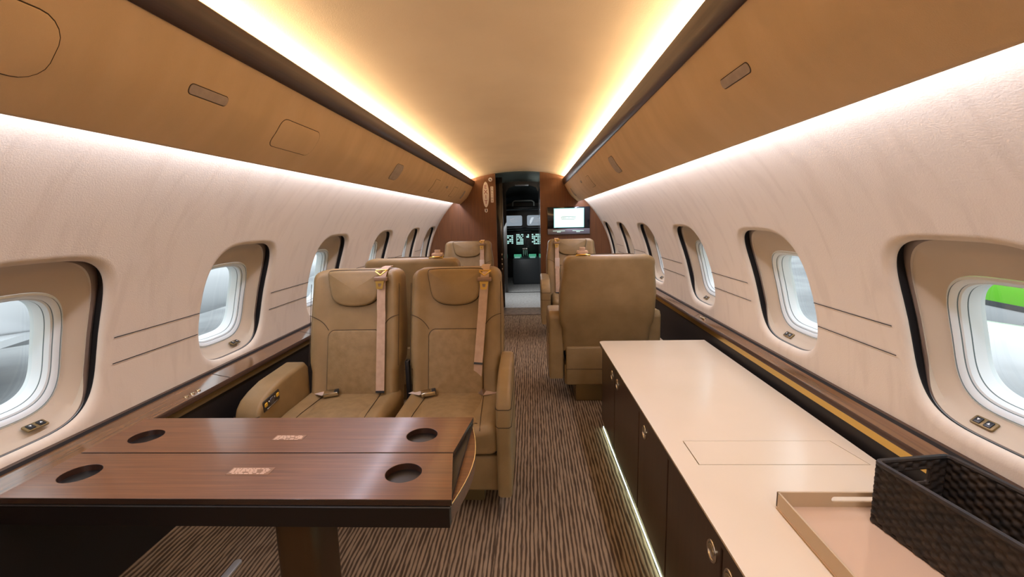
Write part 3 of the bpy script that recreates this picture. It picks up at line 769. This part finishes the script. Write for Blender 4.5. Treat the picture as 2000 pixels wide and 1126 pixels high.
def cushion(root, cx, w, depth=.38):
    bm = bmesh.new(); h = w/2
    P = rrect(-h+.002, h-.002, -depth, .06, (.05, .05, .02, .02), 5)
    Q = []
    for a, b in zip(P, P[1:]+P[:1]):
        d_ = math.hypot(b[0]-a[0], b[1]-a[1]); n_ = max(1, int(d_/.03))
        for k in range(n_): Q.append((a[0]+(b[0]-a[0])*k/n_, a[1]+(b[1]-a[1])*k/n_))
    def fn(x, y, c):
        z = .352 + c
        if c > 0: z += .017*math.exp(-((abs(x)/h-.85)/.15)**2) - .012*max(0, (-y-.25)/.13)
        else: y = max(y, -depth+.02) 
        return Vector((x+cx, y, z))
    slab(bm, Q, .13, .035, .004, 7, fn, nr=5); 
    # bolster seams and front seam
    for sg in (-1, 1):
        tube(bm, [Vector((cx+sg*(h*.58+.02*k/8), -.005-.37*k/8, .4195+.0035-(.012*max(0, (.37*k/8-.24)/.13)) - .008*(k == 8))) for k in range(9)], .0015, 5, 1)
    tube(bm, [Vector((cx-h*.6+2*h*.6*k/8, -depth+.055, .4135)) for k in range(9)], .0016, 5, 1)
    fixn(bm); link('seat_cushion', bm, [MLEA, MSEAM], root, angle=60)
    bm = bmesh.new()
    P = rrect(-h*.57, h*.57, -depth+.035, .03, (.03, .03, .008, .008), 4)
    slab(bm, P, .012, .005, .007, 4, lambda x, y, c: Vector((x+cx, y, .4185+c-.016*max(0, (-y-.24)/.13))), both=False); fixn(bm)
    link('cushion_insert', bm, [MLEAP, MSEAM], root, angle=60)
def armrest(root, x0, x1, front=-.39, rear=.06, ztf=.55, ztr=.60, seams=True, panel=0, zb=.11, nose=.05):
    P = [(rear, zb+.01), (rear, ztr-.03), (rear-.03, ztr), (front+.19, (ztf+ztr)/2+.004), (front+.105, ztf), (front+.055, ztf-.018), (front+.022, ztf-.045), (front+.004, ztf-.085), (front, ztf-.13), (front, zb)]
    P = [(a, b) for a, b in P][::-1]
    Q = []
    for i, (a, b) in enumerate(zip(P, P[1:]+P[:1])):
        d_ = math.hypot(b[0]-a[0], b[1]-a[1]); n_ = max(1, int(d_/.02))
        for k in range(n_): Q.append((a[0]+(b[0]-a[0])*k/n_, a[1]+(b[1]-a[1])*k/n_))
    w = x1-x0; xc = (x0+x1)/2
    bm = bmesh.new(); slab(bm, Q, w, min(.018, w*.3), .001, 3, lambda y, z, c: Vector((xc+c, y, z)), nr=5)
    if seams:
        for z in (.497, .420):
            tube(bm, [(x0-.0005, rear, z), (x0-.0005, front+.012, z), (x0+.010, front-.0005, z), (x1-.010, front-.0005, z), (x1+.0005, front+.012, z), (x1+.0005, rear, z)], .0018, 5, 1)
    else:
        tube(bm, [(x0-.0005, front+.012, .485), (x0+.010, front-.0005, .485), (x1-.010, front-.0005, .485), (x1+.0005, front+.012, .485)], .0018, 5, 1)
    fixn(bm); a = link('armrest', bm, [MLEA, MSEAM], root, angle=60)
    if panel:
        xf = x1 if panel > 0 else x0; sg = panel
        pc = Vector((xf, front+.105, ztf-.012-.03))
        sl = 0.12
        def fn(y, z, c): return Vector((xf+sg*(c), pc.y+y, pc.z+z+y*sl))
        bm = bmesh.new(); slab(bm, rrect(-.062, .062, -.024, .024, .007, 4), .006, .002, fn=fn, inner=0); fixn(bm)
        cpn = link('control_panel', bm, MBLACK2, a)
        for yy, zz, hw_, hz, m in ((-.045, .004, .010, .008, MAMBER), (.045, .004, .010, .008, MAMBER), (0, 0, .015, .015, MCHROME2), (-.022, .006, .004, .004, MCHROME), (.022, .006, .004, .004, MCHROME), (.0, -.018, .040, .002, MCHROME)):
            bm = bmesh.new(); slab(bm, rrect(yy-hw_, yy+hw_, zz-hz, zz+hz, min(hw_, hz)*.5, 3), .012, .002, fn=fn, inner=0); fixn(bm); link('control_button', bm, m, cpn)
    return a
MBLACK2 = plain('control_black', (.03, .022, .018), .3)
MAMBER = plain('amber_button', (.75, .42, .03), .35)
MCHROME2 = plain('dark_knob', (.12, .11, .12), .3, .6)
def strap(bm, pts, w, t=.002, side=Vector((1, 0, 0)), mi=0):
    """flat ribbon along pts; side = width direction or list"""
    rings = []
    for i, p in enumerate(pts):
        p = Vector(p); a = Vector(pts[max(0, i-1)]); b = Vector(pts[min(len(pts)-1, i+1)]); tt = (b-a).normalized()
        s_ = side[i] if isinstance(side, list) else side; s_ = (s_-tt*s_.dot(tt)).normalized(); nrm = tt.cross(s_)
        rings.append([bm.verts.new(p+s_*w/2+nrm*t/2), bm.verts.new(p-s_*w/2+nrm*t/2), bm.verts.new(p-s_*w/2-nrm*t/2), bm.verts.new(p+s_*w/2-nrm*t/2)])
    for A, B in zip(rings, rings[1:]):
        for k in range(4): bm.faces.new((A[k], A[(k+1) % 4], B[(k+1) % 4], B[k])).material_index = mi
    bm.faces.new(rings[0]); bm.faces.new(rings[-1][::-1]); fixn(bm)
def belt(root, surf, cx, bx, zend=.44, lean=0.0, tongue_z=.985, style='stow', w=.042):
    """shoulder belt hanging from the top of a backrest at local x bx"""
    e = .030
    pts = []
    for k in range(5):                      # over the top from behind
        a = PI*.75*(1-k/4); p = surf(bx, 1.0, 0); pts.append(Vector((cx+bx, p.y+.050-.050*math.cos(a)*1.0, 1.0+.040*math.sin(a)+.004)))
    pts = [surf(bx, 1.03, -.10)+Vector((0, 0, .006)), surf(bx, 1.034, -.06)+Vector((0, 0, .002)), surf(bx, 1.032, -.02), surf(bx, 1.01, .014), surf(bx, .985, e)]
    for k in range(1, 13):
        z = .985+(zend-.985)*k/12; pts.append(surf(bx+lean*k/12, z, .030 if z > .84 else (.022 if z > .76 else .026)))
    bm = bmesh.new(); strap(bm, pts, w)
    b = link('shoulder_belt', bm, MBELT, root)
    # guide block and gold tongue
    c = surf(bx, tongue_z, .040)
    bm = bmesh.new(); box(bm, -.034, .034, -.012, .010, -.010, .012, .006, 3); o = link('belt_guide', bm, plain('guide_brown', (.25, .15, .09), .4), b, loc=None)
    o.location = c
    bm = bmesh.new()
    holed(bm, [(-.019, -.048), (.010, -.048), (.021, -.008), (-.023, -.008)], [[(-.009, -.036), (.003, -.036), (.007, -.020), (-.011, -.020)]], -.0015, .0015, fn=lambda a, q, cc: Vector((a, -.016-cc, q)))
    o = link('belt_tongue', bm, MGOLD, b); o.location = c
    bm = bmesh.new(); tube(bm, [(-.024, .004, .038), (.0, -.002, .020), (.028, .004, .040), (.032, .014, .043), (-.026, .014, .043)], .004, 6, closed=True)
    o = link('belt_loop', bm, MGOLD, b); o.location = c
    bm = bmesh.new(); strap(bm, [pts[-1]+(pts[-1]-pts[-2]).normalized()*.0, pts[-1]+(pts[-1]-pts[-2]).normalized()*.010], w*1.02, .005)
    link('belt_keeper', bm, MBLACK, b)
    return b, pts[-1]
MGOLD = plain('gold_metal', (.80, .55, .15), .3, 1.0)
def buckle(root, cx, x, y=-.055):
    bm = bmesh.new()
    strap(bm, [(cx+x-.085, .0, .428), (cx+x-.055, -.03, .436), (cx+x-.02, y, .440)], .04, .003, side=Vector((.5, .8, 0)))
    s_ = link('lap_strap', bm, MPALE, root)
    bm = bmesh.new(); box(bm, -.035, .035, -.022, .022, -.009, .010, .005, 2)
    Rm = Matrix.Rotation(math.radians(12), 4, 'Z')
    o = link('buckle', bm, MCHAMP, s_); o.location = (cx+x+.01, y, .446); o.rotation_euler = (math.radians(8), math.radians(-6), math.radians(12))
    bm = bmesh.new(); box(bm, .016, .0362, -.016, .016, -.0092, .0112, .002)
    p = link('buckle_button', bm, MBLACK, s_); p.location = o.location; p.rotation_euler = o.rotation_euler
MPALE = plain('pale_webbing', (.62, .50, .42), .7)
def seat_base(root, x0, x1, front=-.34, rear=.16, zb=.11, zt=.272):
    bm = bmesh.new(); box(bm, x0, x1, front, rear, zb, zt, .012, 3)
    fixn(bm); link('seat_base', bm, MLEA, root, angle=50)
    bm = bmesh.new(); box(bm, x0+.012, x1-.012, front+.03, rear-.01, zt, .30, .0); link('swivel_gap', bm, MDARK, root, smooth=False)
    bm = bmesh.new(); box(bm, x0+.08, x1-.08, front+.10, rear-.02, 0.0, zb+.005, .006, 2); link('pedestal_foot', bm, MOLIVE2, root)

# double seat facing the camera
dbl = empty('double_seat', (-.46, 2.17, 0), 'two-place tan leather seat facing the walnut table on the left', 'seat')
for cx, bx in ((-.28, .142), (.235, .150)):
    w = .475
    sf = backrest(dbl, cx, w)
    cushion(dbl, cx, .478)
    if cx < 0: b, e_ = belt(dbl, sf, cx, bx, .445, -.0, .985)
    else:
        b, e_ = belt(dbl, sf, cx, bx, .575, -.035, .975)
        bm = bmesh.new(); S = Vector((1, 0, 0))
        pts = [e_+Vector((0, 0, 0)), e_+Vector((-.004, -.002, -.05)), e_+Vector((-.012, -.006, -.10)), e_+Vector((-.004, -.012, -.135)), e_+Vector((.03, -.03, -.146)), e_+Vector((.075, -.03, -.142)), e_+Vector((.115, -.01, -.140))]
        strap(bm, pts, .042, .002, side=[S, S, S, Vector((.8, -.3, -.5)), Vector((.4, -.9, -.2)), Vector((.1, -1, 0)), Vector((.1, -1, 0))])
        link('lap_belt', bm, MBELT, dbl)
    buckle(dbl, cx, -.10 if cx < 0 else -.135)
armrest(dbl, .462, .525, front=-.385, ztf=.575, ztr=.625)
armrest(dbl, -.62, -.512, front=-.425, rear=.03, ztf=.560, ztr=.588, seams=False, panel=1)
seat_base(dbl, -.50, .470)
bm = bmesh.new(); box(bm, -.032, -.010, .06, .10, .30, .57, .006); link('center_bracket', bm, MBLACK, dbl)

def single(label, x, y, rot, aisle, w=.56, far=False, group=None):
    """aisle: sign of local x pointing to the aisle"""
    r = empty('club_seat', (x, y, 0), label, 'seat', rz=rot)
    sf = backrest(r, 0, w+.03, wtop=w-.02)
    cushion(r, 0, w-.06, .42)
    a0, a1 = w/2-.025, w/2+.085
    for sg in (-1, 1):
        ww = .10 if sg == aisle else .085
        x0, x1 = (sg*(w/2-.015), sg*(w/2-.015+ww)); x0, x1 = min(x0, x1), max(x0, x1)
        armrest(r, x0, x1, front=-.42, rear=.14, ztf=.585, ztr=.64, zb=.16)
    seat_base(r, -w/2+.02, w/2-.02, front=-.38, rear=.14, zb=.13)
    # rear lower shell
    bm = bmesh.new(); box(bm, -w/2+.03, w/2-.03, .13, .165, .13, .40, .012, 3)
    tube(bm, [(-w/2+.03, .1655, .245), (w/2-.03, .1655, .245)], .002, 5, 1)
    fixn(bm); link('rear_shell', bm, [MLEA, MSEAM], r)
    b, e_ = belt(r, sf, 0, aisle*.165, .44 if far else .45, 0, .985 if far else .99, w=.045)
    if far:
        bm = bmesh.new(); c = sf(aisle*.165, .80, .034); box(bm, c.x-.026, c.x+.026, c.y-.012, c.y+.004, c.z-.10, c.z+.02, .003); link('belt_sleeve', bm, MPALE, r)
    else:
        # belt adjuster standing proud on top of the backrest
        c = sf(aisle*.165, 1.03, -.045)
        bm = bmesh.new(); box(bm, c.x-.035, c.x+.035, c.y-.03, c.y+.03, c.z+.004, c.z+.026, .006, 2); box(bm, c.x-.018, c.x+.018, c.y-.01, c.y+.012, c.z+.024, c.z+.048, .004); link('belt_adjuster', bm, MBELT, r)
        bm = bmesh.new(); tube(bm, [(c.x-.045, c.y+.055, c.z-.002), (c.x-.02, c.y+.065, c.z+.004), (c.x+.02, c.y+.065, c.z+.004), (c.x+.045, c.y+.05, c.z-.002)], .005); link('belt_loop', bm, MGOLD, r)
    return r
single('big tan leather seat seen from behind beside the white-topped cabinets', .655, 3.21, PI, 1, w=.60)
single('tan leather seat seen from behind, rising above the two-place seat', -.63, 3.24, PI, -1, w=.64)
single('tan leather seat facing us on the left of the cockpit doorway', -.565, 5.12, 0, 1, w=.55, far=True)
single('tan leather seat facing us below the wall monitor', .615, 5.18, 0, -1, w=.55, far=True)

# ---------------------------------------------------------------- walnut table
tb = empty('folding_table', (-.60, 1.19, 0), 'glossy walnut table with four round cup wells in front of the two-place seat', 'table')
MEDGE = plain('dark_edge', (.03, .016, .010), .25, 0, .5, .4)
OX, OY = -.60, 1.19; ZT = .632
def circ(cx, cy, r, N=36): return [(cx+r*math.cos(2*PI*k/N), cy+r*math.sin(2*PI*k/N)) for k in range(N)]
XL = -1.146
holes = {0: [(-.178, 1.296), (-1.035, 1.290)], 1: [(-.177, 1.087), (-1.038, 1.081)]}
outl = {0: [(XL, 1.1905), (-.066, 1.1905), (-.038, 1.421), (XL, 1.421)], 1: [(XL, .972), (-.033, .972), (-.066, 1.1865), (XL, 1.1860)]}
for k in (0, 1):
    bm = bmesh.new()
    holed(bm, [(a-OX, b-OY) for a, b in outl[k]], [circ(a-OX, b-OY, .046) for a, b in holes[k]], ZT-.016, ZT)
    bm.normal_update()
    for f in bm.faces:
        if abs(f.normal.z) < .5: f.material_index = 1
    lf = link('table_leaf', bm, [MTABLE, MEDGE], tb, smooth=False)
    bv = lf.modifiers.new('bevel', 'BEVEL'); bv.width = .0012; bv.segments = 2; bv.limit_method = 'ANGLE'
    # inlay line near the aisle end
    for a, b in holes[k]:
        bm = bmesh.new(); lathe(bm, [(.0001, -.032), (.040, -.032), (.0445, -.028), (.0459, -.004), (.0459, -.001), (.0475, -.0002), (.0475, -.012), (.0475, -.04), (.0001, -.04)], c=(a-OX, b-OY, ZT), seg=36)
        fixn(bm); link('cup_well', bm, plain('well_dark', (.035, .014, .008), .35, 0, .5, .3), lf)
    # engraved notice plate
    y0, y1 = ((1.262, 1.295), (1.075, 1.110))[k]; x0, x1 = ((-.625, -.532), (-.640, -.527))[k]
    bm = bmesh.new(); box(bm, x0-OX, x1-OX, y0-OY, y1-OY, ZT-.0005, ZT+.0006); 
    random.seed(3+k)
    for q in range(5):
        yy = y0+.003+(y1-y0-.006)*q/5
        xx = x0+.004
        while xx < x1-.012:
            l = random.uniform(.005, .013)
            if random.random() > .12: 
                f = bm.faces.new([bm.verts.new((xx-OX+a*l, yy-OY+b*.0042, ZT+.0009)) for a, b in ((0, 0), (1, 0), (1, 1), (0, 1))]); f.material_index = 1
            xx += l+.0022
    link('notice_plate', bm, [plain('plate_bronze', (.30, .17, .10), .35, .4), plain('plate_letters', (.70, .48, .34), .4)], lf, smooth=False)
bm = bmesh.new()
box(bm, XL+.002-OX, -.040-OX, .973-OY, 1.420-OY, .560, ZT-.0165)
tube(bm, [(XL-OX, .9725-OY, ZT-.020), (-.036-OX, .9725-OY, ZT-.020)], .003, 6)
link('table_frame', bm, plain('frame_espresso', (.007, .004, .003), .4), tb, smooth=False)
# curved end flap
bm = bmesh.new()
P = [(-.045, 1.425)]+[(-.045+.034*math.sin(PI*k/12), 1.425-.45*k/12) for k in range(1, 12)]+[(-.045, .975)]
holed(bm, [(a-OX, b-OY) for a, b in P], [], .562, .604)
link('end_flap', bm, MTABLE, tb, smooth=False)
bm = bmesh.new(); tube(bm, [(a-OX+.0005, b-OY, .603) for a, b in P], .0016, 5); tube(bm, [(-.047-OX, 1.30-OY, .6135), (-.047-OX, 1.03-OY, .6135)], .0018, 5)
link('metal_edge', bm, MCHAMP, tb)
bm = bmesh.new(); slab(bm, rrect(-.055, .055, -.08, .08, .03, 5), .56, .002, fn=lambda a, b, c: Vector((a+.135, b-.06, c+.281)), inner=0); fixn(bm)
link('pedestal', bm, plain('pedestal_bronze', (.08, .045, .018), .35, .5), tb)
bm = bmesh.new(); lathe(bm, [(.0001, .02), (.17, .02), (.185, .012), (.19, 0), (.0001, 0)], c=(.135, -.06, 0)); fixn(bm); link('foot_plate', bm, MCHROME, tb)
bm = bmesh.new(); slab(bm, rrect(-.03, .0, -.12, .10, .014, 5), .012, .004, fn=XYZ, inner=1); fixn(bm)
link('floor_fitting', bm, plain('pale_metal', (.6, .62, .62), .3, .6), label='pale curved metal floor fitting half hidden behind the table pedestal', cat='fitting', loc=(-.955, 1.44, .006))

# ---------------------------------------------------------------- cabinets on the right
CZ = .530; CX1 = 1.183
def xl(y): return .558+(2.71-y)*.0175
DOORS = [(2.69, 1.80, (2.365, 2.232), 'far end two-door dark cabinet unit nearest the big seat seen from behind'),
         (1.80, 1.42, (1.71,), 'narrow dark cabinet unit between the two-door unit and the next wide door'),
         (1.42, 1.01, (1.062,), 'dark cabinet unit with a round pull low in the frame, below the lidded worktop'),
         (1.01, .25, (.962,), 'nearest dark cabinet unit cut off by the bottom of the picture')]
for ya, yb, hs, lab in DOORS:
    yc = (ya+yb)/2
    cb = empty('cabinet', ((xl(yc)+CX1)/2, yc, 0), lab, 'cabinet')
    ox = (xl(yc)+CX1)/2
    def xf(y): return xl(y)+.014-ox
    bm = bmesh.new()
    for z0, z1, dx in ((.045, CZ-.022, .012),):
        P = [(xf(ya)+dx, ya-yc-.002), (CX1-ox-.02, ya-yc-.002), (CX1-ox-.02, yb-yc+.002), (xf(yb)+dx, yb-yc+.002)]
        holed(bm, P, [], z0, z1)
    P = [(xf(ya)+.05, ya-yc-.002), (CX1-ox-.02, ya-yc-.002), (CX1-ox-.02, yb-yc+.002), (xf(yb)+.05, yb-yc+.002)]
    holed(bm, P, [], 0.0, .045)
    link('cabinet_body', bm, MDADO, cb, smooth=False)
    edges = [ya]+([(2.30)] if len(hs) == 2 else [])+[yb]
    for (a, b), hy_ in zip(zip(edges, edges[1:]), hs):
        bm = bmesh.new()
        P = [(xf(a), a-yc-.004), (xf(a)+.012, a-yc-.004), (xf(b)+.012, b-yc+.004), (xf(b), b-yc+.004)]
        holed(bm, P, [], .05, CZ-.030)
        dr = link('door', bm, MCAB, cb, smooth=False)
        bv = dr.modifiers.new('bevel', 'BEVEL'); bv.width = .003; bv.segments = 2
        hz = .425
        bm = bmesh.new(); cc = (xf(hy_), hy_-yc, hz+.012)
        # flush ring pull: rim, dish and half disc
        lathe(bm, [(.0001, -.001), (.020, -.001), (.0215, -.004), (.0265, -.004), (.028, -.002), (.028, .003)], c=cc, axis='X', seg=28)
        fixn(bm); h = link('ring_pull', bm, MCHROME, dr)
        bm = bmesh.new(); slab(bm, [(.019*math.cos(PI*k/12), .019*math.sin(PI*k/12)) for k in range(13)], .003, .001, fn=lambda p, q, c: Vector((cc[0]-.0035-c, cc[1]+p, cc[2]+q)), inner=0); fixn(bm)
        link('pull_tab', bm, MCHAMP, h)
wt = empty('countertop', (.87, 1.5, 0), 'long cream white worktop on the dark cabinets at the right', 'countertop')
bm = bmesh.new()
o_ = [(xl(.25), .25), (CX1, .25), (CX1, 2.72), (xl(2.72)+.03, 2.72), (xl(2.72)+.012, 2.715), (xl(2.72)+.003, 2.705), (xl(2.69), 2.69)]
lid = [(.650, 1.306), (1.150, 1.306), (1.126, 1.456), (.650, 1.456)]
holed(bm, [(a-.87, b-1.5) for a, b in o_], [[(a-.87, b-1.5) for a, b in lid]], CZ-.006, CZ)
link('worktop', bm, MCTOP, wt, smooth=False)
bm = bmesh.new(); holed(bm, [(a-.87, b-1.5) for a, b in offset_poly(o_, .0)], [], CZ-.022, CZ-.0065); link('worktop_edge', bm, plain('edge_dark', (.03, .018, .012), .3, 0, .5, .4), wt, smooth=False)
bm = bmesh.new(); holed(bm, [(a-.87, b-1.5) for a, b in [(.6535, 1.3095), (1.1475, 1.3095), (1.1235, 1.4545), (.6535, 1.4545)]], [], CZ-.006, CZ-.0002); link('worktop_lid', bm, MCTOP, wt, smooth=False)
# toe-kick light
bm = bmesh.new()
P = [(xl(y), y) for y in (2.66, 1.6, .3)]
for (a, ya), (b, yb) in zip(P, P[1:]):
    bm.faces.new([bm.verts.new(v) for v in ((a+.020, ya, .004), (b+.020, yb, .004), (b+.020, yb, .016), (a+.020, ya, .016))])
link('floor_light_strip', bm, plain('cool_led', (.8, 1, .95), .5, emit=(.72, 1.0, .90), es=9), label='thin pale green glowing light strip along the floor under the cabinets', cat='light', smooth=False)

# ---------------------------------------------------------------- tray, basket
tr = empty('serving_tray', (.955, .80, CZ), 'beige lacquered tray with slot handles lying on the white worktop', 'tray')
TX0, TX1, TY0, TY1, THH = .770, 1.140, .52, 1.100, .045
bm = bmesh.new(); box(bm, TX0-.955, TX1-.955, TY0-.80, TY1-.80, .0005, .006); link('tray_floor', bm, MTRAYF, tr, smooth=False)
slot = lambda c: rrect(c-.053, c+.053, .020, .034, .0068, 4)
for y in (TY1-.005, TY0):
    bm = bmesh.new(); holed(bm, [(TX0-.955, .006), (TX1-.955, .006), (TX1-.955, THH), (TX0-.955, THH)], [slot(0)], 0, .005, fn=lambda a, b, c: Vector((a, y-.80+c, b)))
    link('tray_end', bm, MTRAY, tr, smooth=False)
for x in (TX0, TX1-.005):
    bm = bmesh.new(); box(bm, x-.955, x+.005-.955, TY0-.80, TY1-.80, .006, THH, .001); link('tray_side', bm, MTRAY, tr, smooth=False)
bk = empty('wicker_basket', (1.075, .885, CZ+.0065), 'dark brown woven basket standing in the beige tray', 'basket', rz=math.radians(8))
BW, BL, BH = .185, .34, .150
MWICK = noisy('wicker', (.006, .004, .003), (.028, .016, .008), scale=26, rough=.6, detail=4, spec=.5)
def woven(a0, a1, z0, z1, place, hole=None):
    bm = bmesh.new(); na = int((a1-a0)/.0035); nz = int((z1-z0)/.0035); V = {}
    for i in range(na+1):
        for j in range(nz+1):
            a = a0+(a1-a0)*i/na; z = z0+(z1-z0)*j/nz
            row = int((z-z0)/.0105); ph = (a-a0)/.018
            d_ = .0028*math.sin(PI*(ph+row)) * 1.0 + .0012*abs(math.sin(PI*(z-z0)/.0105))
            for sgn in (0, 1): V[i, j, sgn] = bm.verts.new(place(a, z, d_ + (.0 if sgn == 0 else -.005)))
    def ins(i, j):
        if not hole: return False
        a = a0+(a1-a0)*(i+.5)/na; z = z0+(z1-z0)*(j+.5)/nz
        return hole[0] < a < hole[1] and hole[2] < z < hole[3]
    for i in range(na):
        for j in range(nz):
            if ins(i, j): continue
            bm.faces.new((V[i, j, 0], V[i+1, j, 0], V[i+1, j+1, 0], V[i, j+1, 0])); bm.faces.new((V[i, j, 1], V[i, j+1, 1], V[i+1, j+1, 1], V[i+1, j, 1]))
            for (di, dj, a_, b_) in ((0, -1, (i, j), (i+1, j)), (0, 1, (i, j+1), (i+1, j+1)), (-1, 0, (i, j), (i, j+1)), (1, 0, (i+1, j), (i+1, j+1))):
                ni, nj = i+di, j+dj
                if ni < 0 or nj < 0 or ni >= na or nj >= nz or ins(ni, nj):
                    bm.faces.new((V[a_[0], a_[1], 0], V[b_[0], b_[1], 0], V[b_[0], b_[1], 1], V[a_[0], a_[1], 1]))
    for v in [v for v in bm.verts if not v.link_faces]: bm.verts.remove(v)
    fixn(bm); return bm
hw, hl = BW/2, BL/2
link('basket_side', woven(-hl, hl, .002, BH, lambda a, z, d_: Vector((-hw-d_-.03*0, a, z))), MWICK, bk, angle=80)
link('basket_side', woven(-hl, hl, .002, BH, lambda a, z, d_: Vector((hw+d_, a, z))), MWICK, bk, angle=80)
link('basket_end', woven(-hw, hw, .002, BH, lambda a, z, d_: Vector((a, hl+d_, z)), (-.042, .045, .090, .128)), MWICK, bk, angle=80)
link('basket_end', woven(-hw, hw, .002, BH, lambda a, z, d_: Vector((a, -hl-d_, z)), (-.042, .045, .090, .128)), MWICK, bk, angle=80)
bm = bmesh.new(); tube(bm, [(a, b, BH+.002) for a, b in rrect(-hw, hw, -hl, hl, .012, 4)], .0065, 8, closed=True); link('basket_rim', bm, MWICK, bk)

for sg in (1, -1):
    bm = bmesh.new(); tube(bm, [(a, sg*(hl-.001), b) for a, b in rrect(-.043, .046, .089, .129, .010, 4)], .0045, 6, closed=True); link('handle_rim', bm, MWICK, bk)
bm = bmesh.new(); box(bm, -hw, hw, -hl, hl, 0, .006); link('basket_floor', bm, MWICK, bk, smooth=False)
bm = bmesh.new(); box(bm, -.001, .001, -.07, .07, 0, .128); o = link('paper_card', bm, plain('yellow_card', (.55, .42, .16), .6), label='pale yellow card standing inside the dark woven basket', cat='card', smooth=False)
o.location = (1.02, .80, CZ+.014); o.rotation_euler = (0, math.radians(-8), math.radians(8))

# ---------------------------------------------------------------- outside
MCON = noisy('apron_concrete', (.20, .21, .22), (.34, .35, .36), scale=.35, rough=.7, detail=8)
bm = bmesh.new(); box(bm, -80, 80, -60, 100, -2.3, -2.2); link('ground', bm, MCON, kind='structure', smooth=False)
MJET = plain('jet_white', (.72, .73, .75), .25, 0, .5, .5)
MLIME = plain('lime_green', (.16, .62, .01), .3, 0, .5, .4)
MJGREY = plain('jet_grey', (.08, .085, .09), .35)
def jet(loc, rz, label, lime=True, span=7.5, eng=(1.95, -5.2, .55), wl=2.4):
    r = empty('business_jet', loc, label, 'airplane', rz=rz)
    bm = bmesh.new(); lathe(bm, [(.001, -9.5), (.35, -9.1), (.8, -8.0), (1.15, -6.2), (1.25, -4), (1.25, 4), (1.15, 6), (.75, 8.5), (.2, 10.5), (.001, 10.7)], axis='Y', seg=48)
    fixn(bm); f = link('fuselage', bm, [MJET], r)
    RP = [(-9.1, .35), (-8.0, .8), (-6.2, 1.15), (-4, 1.25), (4, 1.25), (6, 1.15), (8.5, .75), (10.5, .2)]
    def rad(y):
        for (ya, ra), (yb, rb) in zip(RP, RP[1:]):
            if ya <= y <= yb: return ra+(rb-ra)*(y-ya)/(yb-ya)
    if lime:
        for (a0, a1, y0, y1, m, k_) in ((-.24, .60, -6, 8.3, MLIME, .45), (-.33, -.26, -5.5, 8.0, MJGREY, -.3), (-.52, -.42, 2.0, 4.1, MJGREY, .9)):
            for sd in (1, -1):
                bm = bmesh.new(); G = []
                for q in range(25):
                    t = q/24; y = y0+(y1-y0)*t; w_ = (a1-a0)*(1-k_*t)
                    G.append([bm.verts.new((sd*(rad(y)+.012)*math.cos(a0+w_*e/12), y, (rad(y)+.012)*math.sin(a0+w_*e/12))) for e in range(13)])
                for q in range(24):
                    for e in range(12): bm.faces.new((G[q][e], G[q+1][e], G[q+1][e+1], G[q][e+1]))
                link('paint_stripe', bm, m, f)
    for sd in (1, -1):
        bm = bmesh.new(); P = [(sd*1.0, -2.0), (sd*1.0, wl), (sd*span, -2.6), (sd*span, -3.9)]
        holed(bm, P, [], -.95, -.80); link('wing', bm, MJET, r, smooth=False)
        bm = bmesh.new(); P = [(-3.9, -.8), (-2.6, -.8), (-3.6, .5), (-4.3, .5)]; holed(bm, P, [], 0, .08, fn=lambda a, b, c: Vector((sd*(span+c), a, b))); link('winglet', bm, MJET if not lime else MLIME, r, smooth=False)
        bm = bmesh.new(); lathe(bm, [(.35, -1.5), (.55, -1.2), (.62, 0), (.55, 1.2), (.48, 1.25), (.40, .9), (.001, .8)], c=(sd*eng[0], eng[1], eng[2]), axis='Y', seg=32); fixn(bm); link('engine', bm, MJET, r)
        bm = bmesh.new(); tube(bm, [(sd*1.3, -.5, -.9), (sd*1.3, -.5, -1.6)], .08, 8); lathe(bm, [(.001, -.12), (.3, -.12), (.36, 0), (.3, .12), (.001, .12)], c=(sd*1.3, -.5, -1.6), axis='X', seg=24); link('landing_gear', bm, MJGREY, r)
    bm = bmesh.new(); holed(bm, [(-9.0, .8), (-5.5, 1.1), (-8.6, 3.6), (-9.9, 3.6)], [], -.08, .08, fn=lambda a, b, c: Vector((c, a, b))); link('tail_fin', bm, MJET, r, smooth=False)
    bm = bmesh.new(); tube(bm, [(0, 7.0, -.8), (0, 7.0, -1.7)], .07, 8); lathe(bm, [(.001, -.08), (.2, -.08), (.26, 0), (.2, .08), (.001, .08)], c=(0, 7.0, -1.7), axis='X', seg=24); link('landing_gear', bm, MJGREY, r)
    return r
jet((10.0, 4.2, -.13), math.radians(2), 'white jet with a lime green band parked outside the right windows', span=4.6, eng=(3.2, 1.7, -.77), wl=1.3)
jet((-13.5, 8.5, -.24), math.radians(-35), 'plain white jet parked outside the left windows', lime=False)
